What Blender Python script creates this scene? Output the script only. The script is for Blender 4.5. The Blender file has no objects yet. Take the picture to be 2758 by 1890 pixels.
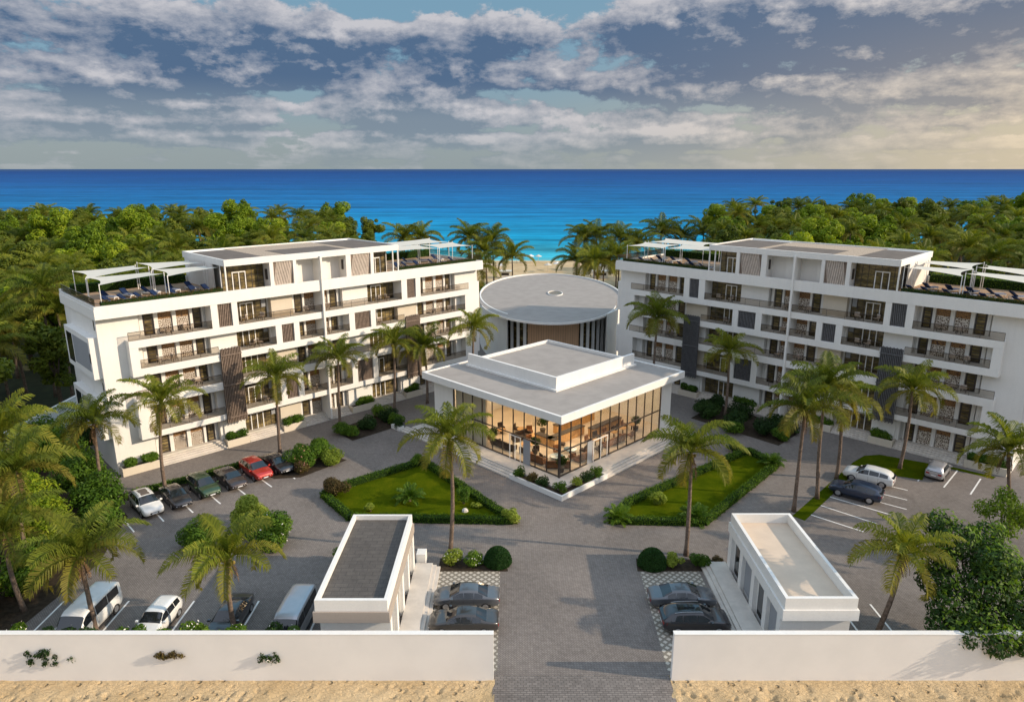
import bpy, bmesh, math, random
import numpy as np
from mathutils import Vector, Matrix
R_ = math.radians
PI = math.pi
sc = bpy.context.scene
COL = sc.collection

# ------------------------------------------------------------------ camera
cam = bpy.data.cameras.new("camera")
cam.lens = 24.33; cam.sensor_width = 36.0; cam.clip_end = 90000; cam.clip_start = 0.5
camo = bpy.data.objects.new("camera", cam); COL.objects.link(camo)
camo.location = (0, 0, 31.0); camo.rotation_euler = (R_(90 - 14.72), 0, 0)
sc.camera = camo

# ------------------------------------------------------------------ light
SUN_EL, SUN_DIR = 23.0, Vector((0.985, -0.17, 0)).normalized()
sun = bpy.data.lights.new("sun", 'SUN'); sun.energy = 4.4; sun.angle = R_(0.55); sun.color = (1.0, 0.825, 0.62)
suno = bpy.data.objects.new("sun", sun); COL.objects.link(suno)
_d = Vector((SUN_DIR.x * math.cos(R_(SUN_EL)), SUN_DIR.y * math.cos(R_(SUN_EL)), math.sin(R_(SUN_EL))))
suno.rotation_euler = _d.to_track_quat('Z', 'Y').to_euler()
sc.view_settings.view_transform = 'Standard'; sc.view_settings.look = 'None'
sc.view_settings.exposure = 0.12; sc.view_settings.gamma = 1.0; sc.view_settings.use_curve_mapping = False
sc.cycles.max_bounces = 6; sc.cycles.diffuse_bounces = 3; sc.cycles.transparent_max_bounces = 12
sc.cycles.caustics_reflective = False; sc.cycles.caustics_refractive = False
sc.cycles.sample_clamp_indirect = 6.0

# ------------------------------------------------------------------ node helper
class NT:
    def __init__(s, tree):
        s.t = tree; s.n = tree.nodes; s.l = tree.links
    def add(s, typ, **k):
        n = s.n.new(typ)
        for a, b in k.items(): setattr(n, a, b)
        return n
    def put(s, sock, v):
        if isinstance(v, bpy.types.NodeSocket): s.l.new(v, sock)
        elif v is not None:
            if isinstance(v, (tuple, list)) and len(v) == 3 and sock.type == 'RGBA': v = (*v, 1)
            sock.default_value = v
    def math(s, op, a, b=None, c=None, clamp=False):
        n = s.add('ShaderNodeMath', operation=op, use_clamp=clamp)
        s.put(n.inputs[0], a); s.put(n.inputs[1], b) if b is not None else None
        if c is not None: s.put(n.inputs[2], c)
        return n.outputs[0]
    def mix(s, f, a, b, blend='MIX'):
        n = s.add('ShaderNodeMix', data_type='RGBA', blend_type=blend)
        s.put(n.inputs[0], f); s.put(n.inputs[6], a); s.put(n.inputs[7], b)
        return n.outputs[2]
    def noise(s, vec, scale, detail=4, rough=0.55, dist=0.0, out=0):
        n = s.add('ShaderNodeTexNoise')
        if vec is not None: s.l.new(vec, n.inputs['Vector'])
        n.inputs['Scale'].default_value = scale; n.inputs['Detail'].default_value = detail
        n.inputs['Roughness'].default_value = rough; n.inputs['Distortion'].default_value = dist
        return n.outputs[out]
    def ramp(s, f, stops, interp='LINEAR'):
        n = s.add('ShaderNodeValToRGB'); cr = n.color_ramp; cr.interpolation = interp
        while len(cr.elements) < len(stops): cr.elements.new(0.5)
        for e, (p, c) in zip(cr.elements, stops):
            e.position = p; e.color = (*c, 1) if len(c) == 3 else c
        s.put(n.inputs[0], f); return n.outputs[0]
    def smooth(s, v, a, b, lo=0.0, hi=1.0):
        n = s.add('ShaderNodeMapRange', interpolation_type='SMOOTHSTEP')
        s.put(n.inputs[0], v)
        for i, x in enumerate((a, b, lo, hi)): n.inputs[i + 1].default_value = x
        return n.outputs[0]
    def xyz(s, v):
        n = s.add('ShaderNodeSeparateXYZ'); s.l.new(v, n.inputs[0]); return n.outputs
    def comb(s, x, y, z):
        n = s.add('ShaderNodeCombineXYZ')
        for i, v in enumerate((x, y, z)): s.put(n.inputs[i], v)
        return n.outputs[0]
    def mapping(s, vec, scale=(1, 1, 1), rot=(0, 0, 0), loc=(0, 0, 0)):
        n = s.add('ShaderNodeMapping'); s.l.new(vec, n.inputs[0])
        n.inputs[1].default_value = loc; n.inputs[2].default_value = rot; n.inputs[3].default_value = scale
        return n.outputs[0]

# ------------------------------------------------------------------ world: nishita sky with a broken cloud deck
world = bpy.data.worlds.new("World"); sc.world = world; world.use_nodes = True
W = NT(world.node_tree); W.n.clear()
sky = W.add('ShaderNodeTexSky', sky_type='NISHITA'); sky.sun_disc = False
sky.sun_elevation = R_(SUN_EL); sky.sun_rotation = math.atan2(SUN_DIR.x, SUN_DIR.y)
sky.air_density = 1.3; sky.dust_density = 1.5; sky.ozone_density = 1.6
tc = W.add('ShaderNodeTexCoord'); DIR = tc.outputs['Generated']; dx, dy, dz = W.xyz(DIR)
zc = W.math('MAXIMUM', dz, 0.0)
dyy = W.math('MAXIMUM', dy, 0.25)
# broad cloud masses (+) and clear gaps (-): azimuth tangent, elevation tangent, half widths, weight
MASS = [(-0.60, 0.165, .42, .060, .085), (-0.16, 0.150, .24, .050, .070), (-0.42, 0.112, .26, .028, .060), (0.02, 0.120, .16, .018, .05),
        (0.46, 0.185, .50, .050, .095), (0.26, 0.108, .19, .022, .085), (0.56, 0.110, .22, .018, .05), (0.62, 0.075, .36, .026, .085), (0.20, 0.062, .15, .016, .055),
        (-0.12, 0.078, .16, .026, .085), (-0.32, 0.078, .22, .018, .060), (-0.60, 0.070, .28, .030, .075), (-0.45, 0.040, .45, .012, .05), (0.40, 0.040, .55, .013, .075),
        (-0.17, 0.205, .07, .018, -.09), (-0.64, 0.120, .05, .020, -.05), (-0.36, 0.096, .10, .010, -.09), (0.02, 0.092, .08, .014, -.08), (0.40, 0.135, .06, .012, -.05), (0.62, 0.140, .10, .012, -.03), (0.08, 0.160, .05, .02, -.03), (-0.72, 0.195, .07, .016, -.07)]
def density(shx, shz):
    zz = W.math('ADD', zc, shz); h = W.math('ADD', zz, 0.075); xx = W.math('ADD', dx, shx)
    p = W.comb(W.math('DIVIDE', xx, h), W.math('MULTIPLY', W.math('DIVIDE', dy, h), 0.62), 3.9)
    big = W.noise(p, 0.42, 3, 0.5, 0.2)                      # cloud decks
    mid = W.noise(p, 1.1, 4, 0.5, 0.15)                      # banks
    q = W.comb(xx, W.math('MULTIPLY', zz, 1.75), 0.7)
    puff = W.noise(q, 12.0, 12, 0.64, 0.0)                     # rounded heads
    tot = W.math('ADD', W.math('ADD', W.math('MULTIPLY', big, 0.30), W.math('MULTIPLY', mid, 0.24)), W.math('MULTIPLY', puff, 0.54))
    A = W.math('DIVIDE', xx, dyy); E = W.math('DIVIDE', zz, dyy)
    for a, e, ra, re, wt in MASS:
        u = W.math('MULTIPLY', W.math('SUBTRACT', A, a), 1 / ra); v = W.math('MULTIPLY', W.math('SUBTRACT', E, e), 1 / re)
        r2 = W.math('ADD', W.math('MULTIPLY', u, u), W.math('MULTIPLY', v, v))
        tot = W.math('MULTIPLY_ADD', W.smooth(r2, 1.7, 0.0), wt * 1.15, tot)
    return tot
d0, d1, d2 = density(0, 0), density(0.006, 0.007), density(0.018, 0.026)
d0b = W.math('ADD', d0, W.smooth(zc, 0.11, 0.05, 0.030, 0.044))
cover = W.smooth(d0b, 0.562, 0.618)
thick = W.smooth(d0b, 0.60, 0.715)
rim = W.math('ADD', W.math('MULTIPLY', W.math('SUBTRACT', d0, d1), 4.6), W.math('MULTIPLY', W.math('SUBTRACT', d0, d2), 3.8))
low = W.smooth(zc, 0.12, 0.06)
tex = W.math('MULTIPLY', W.math('SUBTRACT', W.noise(W.comb(dx, W.math('MULTIPLY', zc, 3.2), 4.1), 7.0, 7, 0.6, 0.3), 0.47), 1.5)
rim = W.math('ADD', rim, tex)
lit = W.math('ADD', rim, W.math('SUBTRACT', W.math('ADD', 0.30, W.math('MULTIPLY', low, 0.16)), W.math('MULTIPLY', thick, 0.42)), clamp=True)
az = W.math('DIVIDE', dx, W.math('MAXIMUM', dy, 0.2))
warm = W.math('MULTIPLY', W.smooth(az, -0.10, 0.95), W.smooth(zc, 0.28, 0.0))
shade_c = W.mix(warm, W.mix(low, (0.074, 0.128, 0.228), (0.190, 0.245, 0.310)), (0.34, 0.30, 0.27))
lit_c = W.mix(warm, (0.54, 0.53, 0.56), (0.84, 0.68, 0.47))
cloud_c = W.mix(lit, shade_c, lit_c)
gap = W.mix(warm, W.mix(W.smooth(zc, 0.0, 0.16), (0.29, 0.345, 0.365), (0.175, 0.325, 0.45)), (0.68, 0.57, 0.40))
skyN = W.mix(1.0, sky.outputs[0], (0.085, 0.085, 0.085), 'MULTIPLY')
gap2 = W.mix(0.88, skyN, gap)
cov2 = W.math('MULTIPLY', cover, W.smooth(zc, 0.0, 0.06, 0.25, 0.94))
skyc = W.mix(cov2, gap2, cloud_c)
# the half of the sky behind the camera is an even tone, brightened for fill
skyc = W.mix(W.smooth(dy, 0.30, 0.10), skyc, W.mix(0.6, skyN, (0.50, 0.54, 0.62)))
up = W.smooth(zc, 0.25, 0.6, 1.0, 2.2); skyc = W.mix(1.0, skyc, W.comb(up, up, up), 'MULTIPLY')  # sky above the frame brightened to lift the fill light
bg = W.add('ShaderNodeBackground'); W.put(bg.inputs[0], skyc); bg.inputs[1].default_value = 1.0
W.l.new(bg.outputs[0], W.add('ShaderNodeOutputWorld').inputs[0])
world.cycles.sampling_method = 'MANUAL'; world.cycles.sample_map_resolution = 256

# ------------------------------------------------------------------ materials
def new_mat(name):
    m = bpy.data.materials.new(name); m.use_nodes = True
    t = NT(m.node_tree); t.n.clear()
    b = t.add('ShaderNodeBsdfPrincipled'); o = t.add('ShaderNodeOutputMaterial')
    t.l.new(b.outputs[0], o.inputs[0]); t.bsdf = b; t.out = o
    return m, t
def basic(name, col, rough=0.6, spec=0.4, metal=0.0, var=0.08, vscale=1.5, bump=0.0, bscale=20, coat=0.0, glob=False):
    m, t = new_mat(name)
    tcn = t.add('ShaderNodeTexCoord'); v = tcn.outputs['Object']
    if glob: v = t.add('ShaderNodeNewGeometry').outputs['Position']
    n = t.noise(v, vscale, 5, 0.6)
    k = t.smooth(n, 0.3, 0.7, 1 - var, 1 + var)
    c = t.mix(1.0, col, t.comb(k, k, k), 'MULTIPLY')
    t.put(t.bsdf.inputs['Base Color'], c)
    t.bsdf.inputs['Roughness'].default_value = rough
    t.bsdf.inputs['Specular IOR Level'].default_value = spec
    t.bsdf.inputs['Metallic'].default_value = metal
    t.bsdf.inputs['Coat Weight'].default_value = coat
    t.bsdf.inputs['Coat Roughness'].default_value = 0.06
    if bump:
        b = t.add('ShaderNodeBump'); b.inputs['Strength'].default_value = bump; b.inputs['Distance'].default_value = 0.05
        t.l.new(t.noise(v, bscale, 4, 0.6), b.inputs['Height']); t.l.new(b.outputs[0], t.bsdf.inputs['Normal'])
    return m
M = {}
def plaster(name, col):
    m, t = new_mat(name)
    v = t.add('ShaderNodeNewGeometry').outputs['Position']
    streak = t.noise(t.mapping(v, (1.6, 1.6, 0.12)), 1.4, 4, 0.6)
    blot = t.noise(v, 0.5, 5, 0.6); fine = t.noise(v, 9, 3, 0.6)
    k = t.math('ADD', t.math('ADD', t.smooth(streak, 0.35, 0.85, 0.01, -0.035), t.smooth(blot, 0.3, 0.7, -0.02, 0.02)), t.smooth(fine, 0.2, 0.8, 0.97, 1.03))
    t.put(t.bsdf.inputs['Base Color'], t.mix(1.0, col, t.comb(k, k, t.math('MULTIPLY', k, 0.985)), 'MULTIPLY'))
    t.bsdf.inputs['Roughness'].default_value = 0.82; t.bsdf.inputs['Specular IOR Level'].default_value = 0.25
    b = t.add('ShaderNodeBump'); b.inputs['Strength'].default_value = 0.15; b.inputs['Distance'].default_value = 0.02
    t.l.new(fine, b.inputs['Height']); t.l.new(b.outputs[0], t.bsdf.inputs['Normal'])
    return m
M['white'] = plaster('white_render', (0.76, 0.742, 0.712))
M['wallw'] = basic('boundary_render', (0.81, 0.78, 0.745), 0.85, 0.2, var=0.03, vscale=0.35, glob=True)
M['cream'] = plaster('cream_render', (0.62, 0.55, 0.45))
M['taupe'] = plaster('taupe_band', (0.36, 0.31, 0.27))
M['panelgrey'] = plaster('grey_panel', (0.30, 0.31, 0.33))
M['roofgrey'] = basic('roof_screed', (0.32, 0.292, 0.265), 0.9, 0.2, var=0.07, vscale=0.6, glob=True)
M['roofbeige'] = basic('roof_beige', (0.62, 0.50, 0.385), 0.9, 0.2, var=0.05, vscale=0.8, glob=True)
M['roofdark'] = basic('roof_membrane', (0.15, 0.125, 0.105), 0.85, 0.25, var=0.12, vscale=0.9, glob=True)
M['gravel'] = basic('roof_gravel', (0.42, 0.34, 0.26), 0.95, 0.1, var=0.35, vscale=7, glob=True)
M['deck'] = basic('deck_boards', (0.40, 0.27, 0.17), 0.7, 0.3, var=0.2, vscale=2, glob=True)
M['frame'] = basic('dark_frame', (0.040, 0.030, 0.025), 0.45, 0.5)
M['wframe'] = basic('white_frame', (0.80, 0.79, 0.76), 0.4, 0.5)
M['wood'] = basic('wood_slat', (0.34, 0.215, 0.14), 0.6, 0.3, var=0.25, vscale=3)
M['woodlight'] = basic('pale_slat', (0.56, 0.48, 0.41), 0.6, 0.3, var=0.12, vscale=3)
M['brown'] = basic('brown_screen', (0.20, 0.150, 0.118), 0.6, 0.3, var=0.25, vscale=4)
M['charcoal'] = basic('charcoal_screen', (0.115, 0.115, 0.12), 0.55, 0.35, var=0.2, vscale=4)
M['darkslat'] = basic('screen_backing', (0.055, 0.040, 0.032), 0.55, 0.35, var=0.2, vscale=4)
M['sail'] = basic('sail_fabric', (0.60, 0.57, 0.49), 0.8, 0.2, var=0.04)
M['blue'] = basic('blue_cushion', (0.012, 0.028, 0.085), 0.8, 0.2, var=0.2)
M['bluewhite'] = basic('pale_cushion', (0.26, 0.30, 0.40), 0.8, 0.2, var=0.2)
M['stone'] = basic('step_stone', (0.58, 0.53, 0.47), 0.7, 0.3, var=0.08, vscale=1.2, glob=True, bump=0.1)
M['linepaint'] = basic('road_paint', (0.78, 0.77, 0.74), 0.6, 0.3, var=0.12, vscale=6, glob=True)
M['tyre'] = basic('tyre_rubber', (0.02, 0.02, 0.021), 0.8, 0.3)
M['arch'] = basic('wheel_arch', (0.008, 0.008, 0.009), 0.9, 0.1)
M['rim'] = basic('alloy_rim', (0.50, 0.50, 0.52), 0.3, 0.5, metal=0.8)
M['chrome'] = basic('bright_trim', (0.6, 0.6, 0.62), 0.2, 0.5, metal=0.9)
M['plastic'] = basic('dark_plastic', (0.025, 0.025, 0.027), 0.5, 0.4)
M['headl'] = basic('lamp_lens', (0.75, 0.76, 0.78), 0.12, 0.6)
M['taill'] = basic('tail_lens', (0.30, 0.015, 0.012), 0.2, 0.6)
M['carglass'] = basic('car_glass', (0.012, 0.015, 0.019), 0.05, 0.9, var=0.0)
M['bark'] = basic('palm_bark', (0.17, 0.125, 0.095), 0.9, 0.15, var=0.35, vscale=5, bump=0.5, bscale=9)
M['treebark'] = basic('tree_bark', (0.10, 0.075, 0.055), 0.9, 0.15, var=0.3, vscale=4)
M['skirt'] = basic('dead_frond', (0.17, 0.105, 0.06), 0.9, 0.1, var=0.4, vscale=3)
M['coconut'] = basic('coconut_husk', (0.22, 0.16, 0.04), 0.6, 0.3, var=0.3)
M['soil'] = basic('bed_soil', (0.045, 0.034, 0.024), 0.95, 0.1, var=0.3, vscale=3, glob=True)
M['furn'] = basic('brown_leather', (0.20, 0.085, 0.035), 0.5, 0.4, var=0.2)
M['furnd'] = basic('dark_upholstery', (0.045, 0.03, 0.025), 0.6, 0.3, var=0.2)
M['oak'] = basic('oak_top', (0.50, 0.29, 0.12), 0.4, 0.4, var=0.2, vscale=3)
M['rug'] = basic('pale_rug', (0.60, 0.56, 0.50), 0.95, 0.1, var=0.15, vscale=2)
M['tblue'] = basic('blue_top', (0.10, 0.19, 0.26), 0.15, 0.5, var=0.3, vscale=2)

def leaf(name, c1, c2, c3, trans=0.3, attr=False, vs=0.35):
    """foliage: colour varies leaf by leaf, clump by clump and plant by plant"""
    m, t = new_mat(name)
    g = t.add('ShaderNodeNewGeometry'); oi = t.add('ShaderNodeObjectInfo')
    rnd = g.outputs['Random Per Island']; n = t.noise(t.add('ShaderNodeTexCoord').outputs['Object'], vs, 2, 0.5)
    f = t.math('ADD', t.math('MULTIPLY', rnd, 0.45), t.math('ADD', t.math('MULTIPLY', n, 0.55), t.math('MULTIPLY', t.math('SUBTRACT', oi.outputs['Random'], 0.5), 0.35)))
    c = t.ramp(f, [(0.15, c1), (0.5, c2), (0.85, c3)])
    if attr:
        a = t.add('ShaderNodeAttribute'); a.attribute_name = 'age'
        c = t.mix(a.outputs['Fac'], c, (0.26, 0.17, 0.035))
    b = t.bsdf; t.put(b.inputs['Base Color'], c); b.inputs['Roughness'].default_value = 0.5
    b.inputs['Specular IOR Level'].default_value = 0.14
    tr = t.add('ShaderNodeBsdfTranslucent'); t.put(tr.inputs[0], t.mix(1.0, c, (1.5, 1.5, 0.6), 'MULTIPLY'))
    mx = t.add('ShaderNodeMixShader'); mx.inputs[0].default_value = trans
    t.l.new(b.outputs[0], mx.inputs[1]); t.l.new(tr.outputs[0], mx.inputs[2]); t.l.new(mx.outputs[0], t.out.inputs[0])
    return m
M['palm'] = leaf('palm_leaf', (0.050, 0.082, 0.010), (0.118, 0.162, 0.018), (0.245, 0.258, 0.030), 0.35, True)
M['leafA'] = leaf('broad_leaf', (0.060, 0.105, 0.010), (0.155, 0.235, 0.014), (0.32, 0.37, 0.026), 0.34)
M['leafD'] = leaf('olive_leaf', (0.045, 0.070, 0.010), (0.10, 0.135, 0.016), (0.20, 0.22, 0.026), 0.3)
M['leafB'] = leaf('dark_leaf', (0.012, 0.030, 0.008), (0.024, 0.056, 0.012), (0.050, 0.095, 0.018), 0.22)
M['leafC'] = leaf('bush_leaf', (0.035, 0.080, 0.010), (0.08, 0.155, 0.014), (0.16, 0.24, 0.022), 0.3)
M['leafY'] = leaf('yellow_green_leaf', (0.10, 0.15, 0.02), (0.20, 0.26, 0.03), (0.34, 0.38, 0.06), 0.3)
M['leafR'] = leaf('reddish_leaf', (0.05, 0.045, 0.015), (0.10, 0.065, 0.025), (0.15, 0.14, 0.03), 0.25)
M['topi'] = leaf('topiary_leaf', (0.010, 0.036, 0.008), (0.020, 0.060, 0.012), (0.035, 0.085, 0.018), 0.15)
M['hedge'] = leaf('hedge_leaf', (0.035, 0.080, 0.006), (0.075, 0.145, 0.010), (0.14, 0.21, 0.016), 0.25, vs=1.0)
M['petal'] = basic('pink_petal', (0.50, 0.22, 0.18), 0.7, 0.2)
M['petalw'] = basic('white_petal', (0.75, 0.72, 0.65), 0.7, 0.2)
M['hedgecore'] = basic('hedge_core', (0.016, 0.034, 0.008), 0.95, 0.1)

# ground surfaces
def paver(name, c1, c2, mortar, sx, rot, tint=0.14):
    m, t = new_mat(name); v = t.add('ShaderNodeNewGeometry').outputs['Position']
    br = t.add('ShaderNodeTexBrick'); t.l.new(t.mapping(v, rot=(0, 0, rot)), br.inputs['Vector'])
    br.inputs['Color1'].default_value = (*c1, 1); br.inputs['Color2'].default_value = (*c2, 1); br.inputs['Mortar'].default_value = (*mortar, 1)
    br.inputs['Scale'].default_value = 1.0; br.inputs['Brick Width'].default_value = sx; br.inputs['Row Height'].default_value = sx / 2
    br.inputs['Mortar Size'].default_value = 0.02
    k = t.math('ADD', t.smooth(t.noise(v, 0.12, 5, 0.62), 0.3, 0.7, 1 - tint, 1 + tint), t.smooth(t.noise(v, 2.2, 4, 0.7), 0.25, 0.75, -0.12, 0.12))
    k = t.math('ADD', k, t.smooth(t.noise(t.mapping(v, (0.5, 0.16, 1), (0, 0, 0.6)), 1.0, 6, 0.7, 0.8), 0.55, 0.75, 0.0, -0.16))
    k = t.math('ADD', k, t.smooth(t.noise(v, 11, 3, 0.7), 0.25, 0.75, -0.09, 0.09))
    t.put(t.bsdf.inputs['Base Color'], t.mix(1.0, br.outputs[0], t.comb(k, k, k), 'MULTIPLY'))
    t.bsdf.inputs['Roughness'].default_value = 0.85; t.bsdf.inputs['Specular IOR Level'].default_value = 0.25
    b = t.add('ShaderNodeBump'); b.inputs['Strength'].default_value = 0.35; b.inputs['Distance'].default_value = 0.02
    t.l.new(t.math('ADD', br.outputs['Fac'], t.noise(v, 14, 3, 0.7)), b.inputs['Height']); t.l.new(b.outputs[0], t.bsdf.inputs['Normal'])
    return m
M['paving'] = paver('courtyard_pavers', (0.236, 0.207, 0.184), (0.186, 0.162, 0.145), (0.136, 0.118, 0.106), 0.26, R_(45))
M['drive'] = paver('driveway_pavers', (0.225, 0.198, 0.178), (0.165, 0.145, 0.131), (0.105, 0.094, 0.086), 0.36, 0.0)
m, t = new_mat('grid_paver'); v = t.add('ShaderNodeNewGeometry').outputs['Position']
vv = t.xyz(t.mapping(v, rot=(0, 0, R_(45)), scale=(1 / .42, 1 / .42, 1)))
fx = t.math('ABSOLUTE', t.math('SUBTRACT', t.math('FRACT', vv[0]), 0.5)); fy = t.math('ABSOLUTE', t.math('SUBTRACT', t.math('FRACT', vv[1]), 0.5))
msk = t.smooth(t.math('MAXIMUM', fx, fy), 0.26, 0.32)
t.put(t.bsdf.inputs['Base Color'], t.mix(msk, (0.50, 0.46, 0.39), (0.20, 0.175, 0.14))); t.bsdf.inputs['Roughness'].default_value = 0.9
M['grille'] = m
M['rooftile'] = paver('roof_tiles', (0.115, 0.103, 0.092), (0.098, 0.088, 0.080), (0.07, 0.065, 0.06), 0.9, 0.0, 0.08)
m, t = new_mat('sand'); v = t.add('ShaderNodeNewGeometry').outputs['Position']
a = t.noise(v, 0.25, 5, 0.6); b_ = t.noise(t.mapping(v, (1, 1.6, 1), (0, 0, R_(30))), 3.2, 5, 0.6, 0.6)
vor = t.add('ShaderNodeTexVoronoi'); t.l.new(t.mapping(v, (1, 1, 1)), vor.inputs['Vector']); vor.inputs['Scale'].default_value = 1.5; vor.inputs['Randomness'].default_value = 1.0
foot = t.math('MULTIPLY', t.smooth(vor.outputs['Distance'], 0.26, 0.08), t.smooth(t.noise(v, 0.55, 2, 0.5), 0.38, 0.50))
t.put(t.bsdf.inputs['Base Color'], t.mix(t.smooth(a, 0.3, 0.7), (0.50, 0.365, 0.20), (0.62, 0.475, 0.285)))
t.bsdf.inputs['Roughness'].default_value = 0.95; t.bsdf.inputs['Specular IOR Level'].default_value = 0.15
b = t.add('ShaderNodeBump'); b.inputs['Strength'].default_value = 1.0; b.inputs['Distance'].default_value = 0.22
t.l.new(t.math('SUBTRACT', t.math('MULTIPLY', b_, 0.9), t.math('MULTIPLY', foot, 1.6)), b.inputs['Height']); t.l.new(b.outputs[0], t.bsdf.inputs['Normal'])
M['sand'] = m
m, t = new_mat('lawn_grass'); v = t.add('ShaderNodeNewGeometry').outputs['Position']
f = t.math('ADD', t.math('MULTIPLY', t.noise(v, 0.5, 5, 0.65), 0.6), t.math('MULTIPLY', t.noise(v, 9, 4, 0.7), 0.4))
t.put(t.bsdf.inputs['Base Color'], t.ramp(f, [(0.3, (0.026, 0.048, 0.002)), (0.5, (0.058, 0.082, 0.003)), (0.7, (0.11, 0.115, 0.005))])); t.bsdf.inputs['Roughness'].default_value = 0.9; t.bsdf.inputs['Specular IOR Level'].default_value = 0.0
b = t.add('ShaderNodeBump'); b.inputs['Strength'].default_value = 0.9; b.inputs['Distance'].default_value = 0.06
t.l.new(t.noise(v, 16, 4, 0.7), b.inputs['Height']); t.l.new(b.outputs[0], t.bsdf.inputs['Normal'])
M['lawn'] = m
m, t = new_mat('forest_floor'); v = t.add('ShaderNodeNewGeometry').outputs['Position']
t.put(t.bsdf.inputs['Base Color'], t.ramp(t.noise(v, 0.6, 5, 0.6), [(0.3, (0.016, 0.020, 0.008)), (0.7, (0.045, 0.055, 0.018))])); t.bsdf.inputs['Roughness'].default_value = 0.95
M['floor'] = m
# sea: water depth sets its own colour, the last stop is painted horizon haze
m, t = new_mat('sea_water'); v = t.add('ShaderNodeNewGeometry').outputs['Position']; px, py, pz = t.xyz(v)
wob = t.math('MULTIPLY', t.math('SUBTRACT', t.noise(t.mapping(v, (0.004, 0.02, 1)), 1.0, 5, 0.6), 0.5), 0.30)
dl = t.math('LOGARITHM', t.math('MAXIMUM', t.math('SUBTRACT', py, 205), 10.0), 10.0)
dep = t.math('DIVIDE', t.math('ADD', t.math('SUBTRACT', dl, 1.5), wob), 2.6)
cw = t.ramp(dep, [(0.0, (0.30, 0.66, 0.66)), (0.06, (0.05, 0.44, 0.56)), (0.22, (0.004, 0.255, 0.43)), (0.42, (0.005, 0.145, 0.35)), (0.66, (0.006, 0.074, 0.245)), (0.9, (0.004, 0.045, 0.19)), (1.0, (0.02, 0.06, 0.16))])
lane = t.noise(t.mapping(v, (0.0025, 0.04, 1)), 1.0, 7, 0.68, 0.4); fine = t.noise(t.mapping(v, (0.035, 0.11, 1)), 1.0, 7, 0.72, 0.3)
k = t.math('ADD', t.smooth(lane, 0.3, 0.7, 0.62, 1.38), t.smooth(fine, 0.32, 0.68, -0.26, 0.26)); cw = t.mix(1.0, cw, t.comb(k, k, k), 'MULTIPLY')
t.put(t.bsdf.inputs['Base Color'], cw); t.bsdf.inputs['Roughness'].default_value = 0.6; t.bsdf.inputs['Specular IOR Level'].default_value = 0.05
b = t.add('ShaderNodeBump'); b.inputs['Strength'].default_value = 0.5; b.inputs['Distance'].default_value = 0.6
t.l.new(t.noise(t.mapping(v, (0.05, 0.22, 1)), 1.0, 6, 0.65), b.inputs['Height']); t.l.new(b.outputs[0], t.bsdf.inputs['Normal'])
M['sea'] = m
# glass
def glassy(name, tint, mixf, rough=0.02):
    m, t = new_mat(name); t.n.remove(t.bsdf)
    tr = t.add('ShaderNodeBsdfTransparent'); tr.inputs[0].default_value = (*tint, 1)
    gl = t.add('ShaderNodeBsdfGlossy'); gl.inputs['Roughness'].default_value = rough
    fr = t.add('ShaderNodeLayerWeight'); fr.inputs[0].default_value = 0.18
    mx = t.add('ShaderNodeMixShader'); t.l.new(t.math('MULTIPLY', fr.outputs['Fresnel'], mixf), mx.inputs[0])
    t.l.new(tr.outputs[0], mx.inputs[1]); t.l.new(gl.outputs[0], mx.inputs[2]); t.l.new(mx.outputs[0], t.out.inputs[0])
    return m
M['glass'] = glassy('clear_glass', (0.95, 0.94, 0.91), 0.35)
M['railglass'] = glassy('smoked_glass', (0.78, 0.75, 0.71), 0.8)
m, t = new_mat('window_glass'); v = t.add('ShaderNodeTexCoord').outputs['Object']
cw = t.ramp(t.noise(t.mapping(v, (0.5, 0.5, 1.6)), 1.3, 5, 0.65), [(0.35, (0.040, 0.030, 0.014)), (0.52, (0.13, 0.10, 0.045)), (0.70, (0.36, 0.27, 0.115))])  # golden tones paint reflections and a warm interior into the pane colour
t.put(t.bsdf.inputs['Base Color'], cw); t.bsdf.inputs['Roughness'].default_value = 0.08; t.bsdf.inputs['Specular IOR Level'].default_value = 0.6
M['wglass'] = m
def lattice(name, line, cell, scale, w):
    m, t = new_mat(name); v = t.add('ShaderNodeTexCoord').outputs['Object']
    vo = t.add('ShaderNodeTexVoronoi', feature='DISTANCE_TO_EDGE'); t.l.new(v, vo.inputs['Vector']); vo.inputs['Scale'].default_value = scale
    vo.inputs['Randomness'].default_value = 0.75
    t.put(t.bsdf.inputs['Base Color'], t.mix(t.smooth(vo.outputs['Distance'], w, w + 0.04), line, cell)); t.bsdf.inputs['Roughness'].default_value = 0.6
    return m
M['lat'] = lattice('cut_lattice', (0.66, 0.60, 0.52), (0.11, 0.065, 0.035), 5.2, 0.10)
M['amber'] = lattice('amber_mosaic', (0.10, 0.05, 0.03), (0.32, 0.17, 0.06), 5.0, 0.04)
m, t = new_mat('lamp_glow'); t.bsdf.inputs['Emission Color'].default_value = (1.0, 0.76, 0.50, 1); t.bsdf.inputs['Emission Strength'].default_value = 30.0
M['glow'] = m
m, t = new_mat('floor_tile'); v = t.add('ShaderNodeNewGeometry').outputs['Position']
t.put(t.bsdf.inputs['Base Color'], t.ramp(t.noise(v, 0.5, 4, 0.6), [(0.3, (0.60, 0.50, 0.38)), (0.7, (0.70, 0.60, 0.48))])); t.bsdf.inputs['Roughness'].default_value = 0.35
M['tile'] = m
m, t = new_mat('wood_cladding'); v = t.add('ShaderNodeNewGeometry').outputs['Position']; vx = t.xyz(v)[0]
wv = t.math('FRACT', t.math('MULTIPLY', vx, 2.6)); k = t.smooth(wv, 0.02, 0.14, 0.35, 1.0)
cc = t.mix(t.noise(t.mapping(v, (3, 3, 0.3)), 1.0, 4, 0.6), (0.52, 0.30, 0.17), (0.74, 0.47, 0.28))
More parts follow.
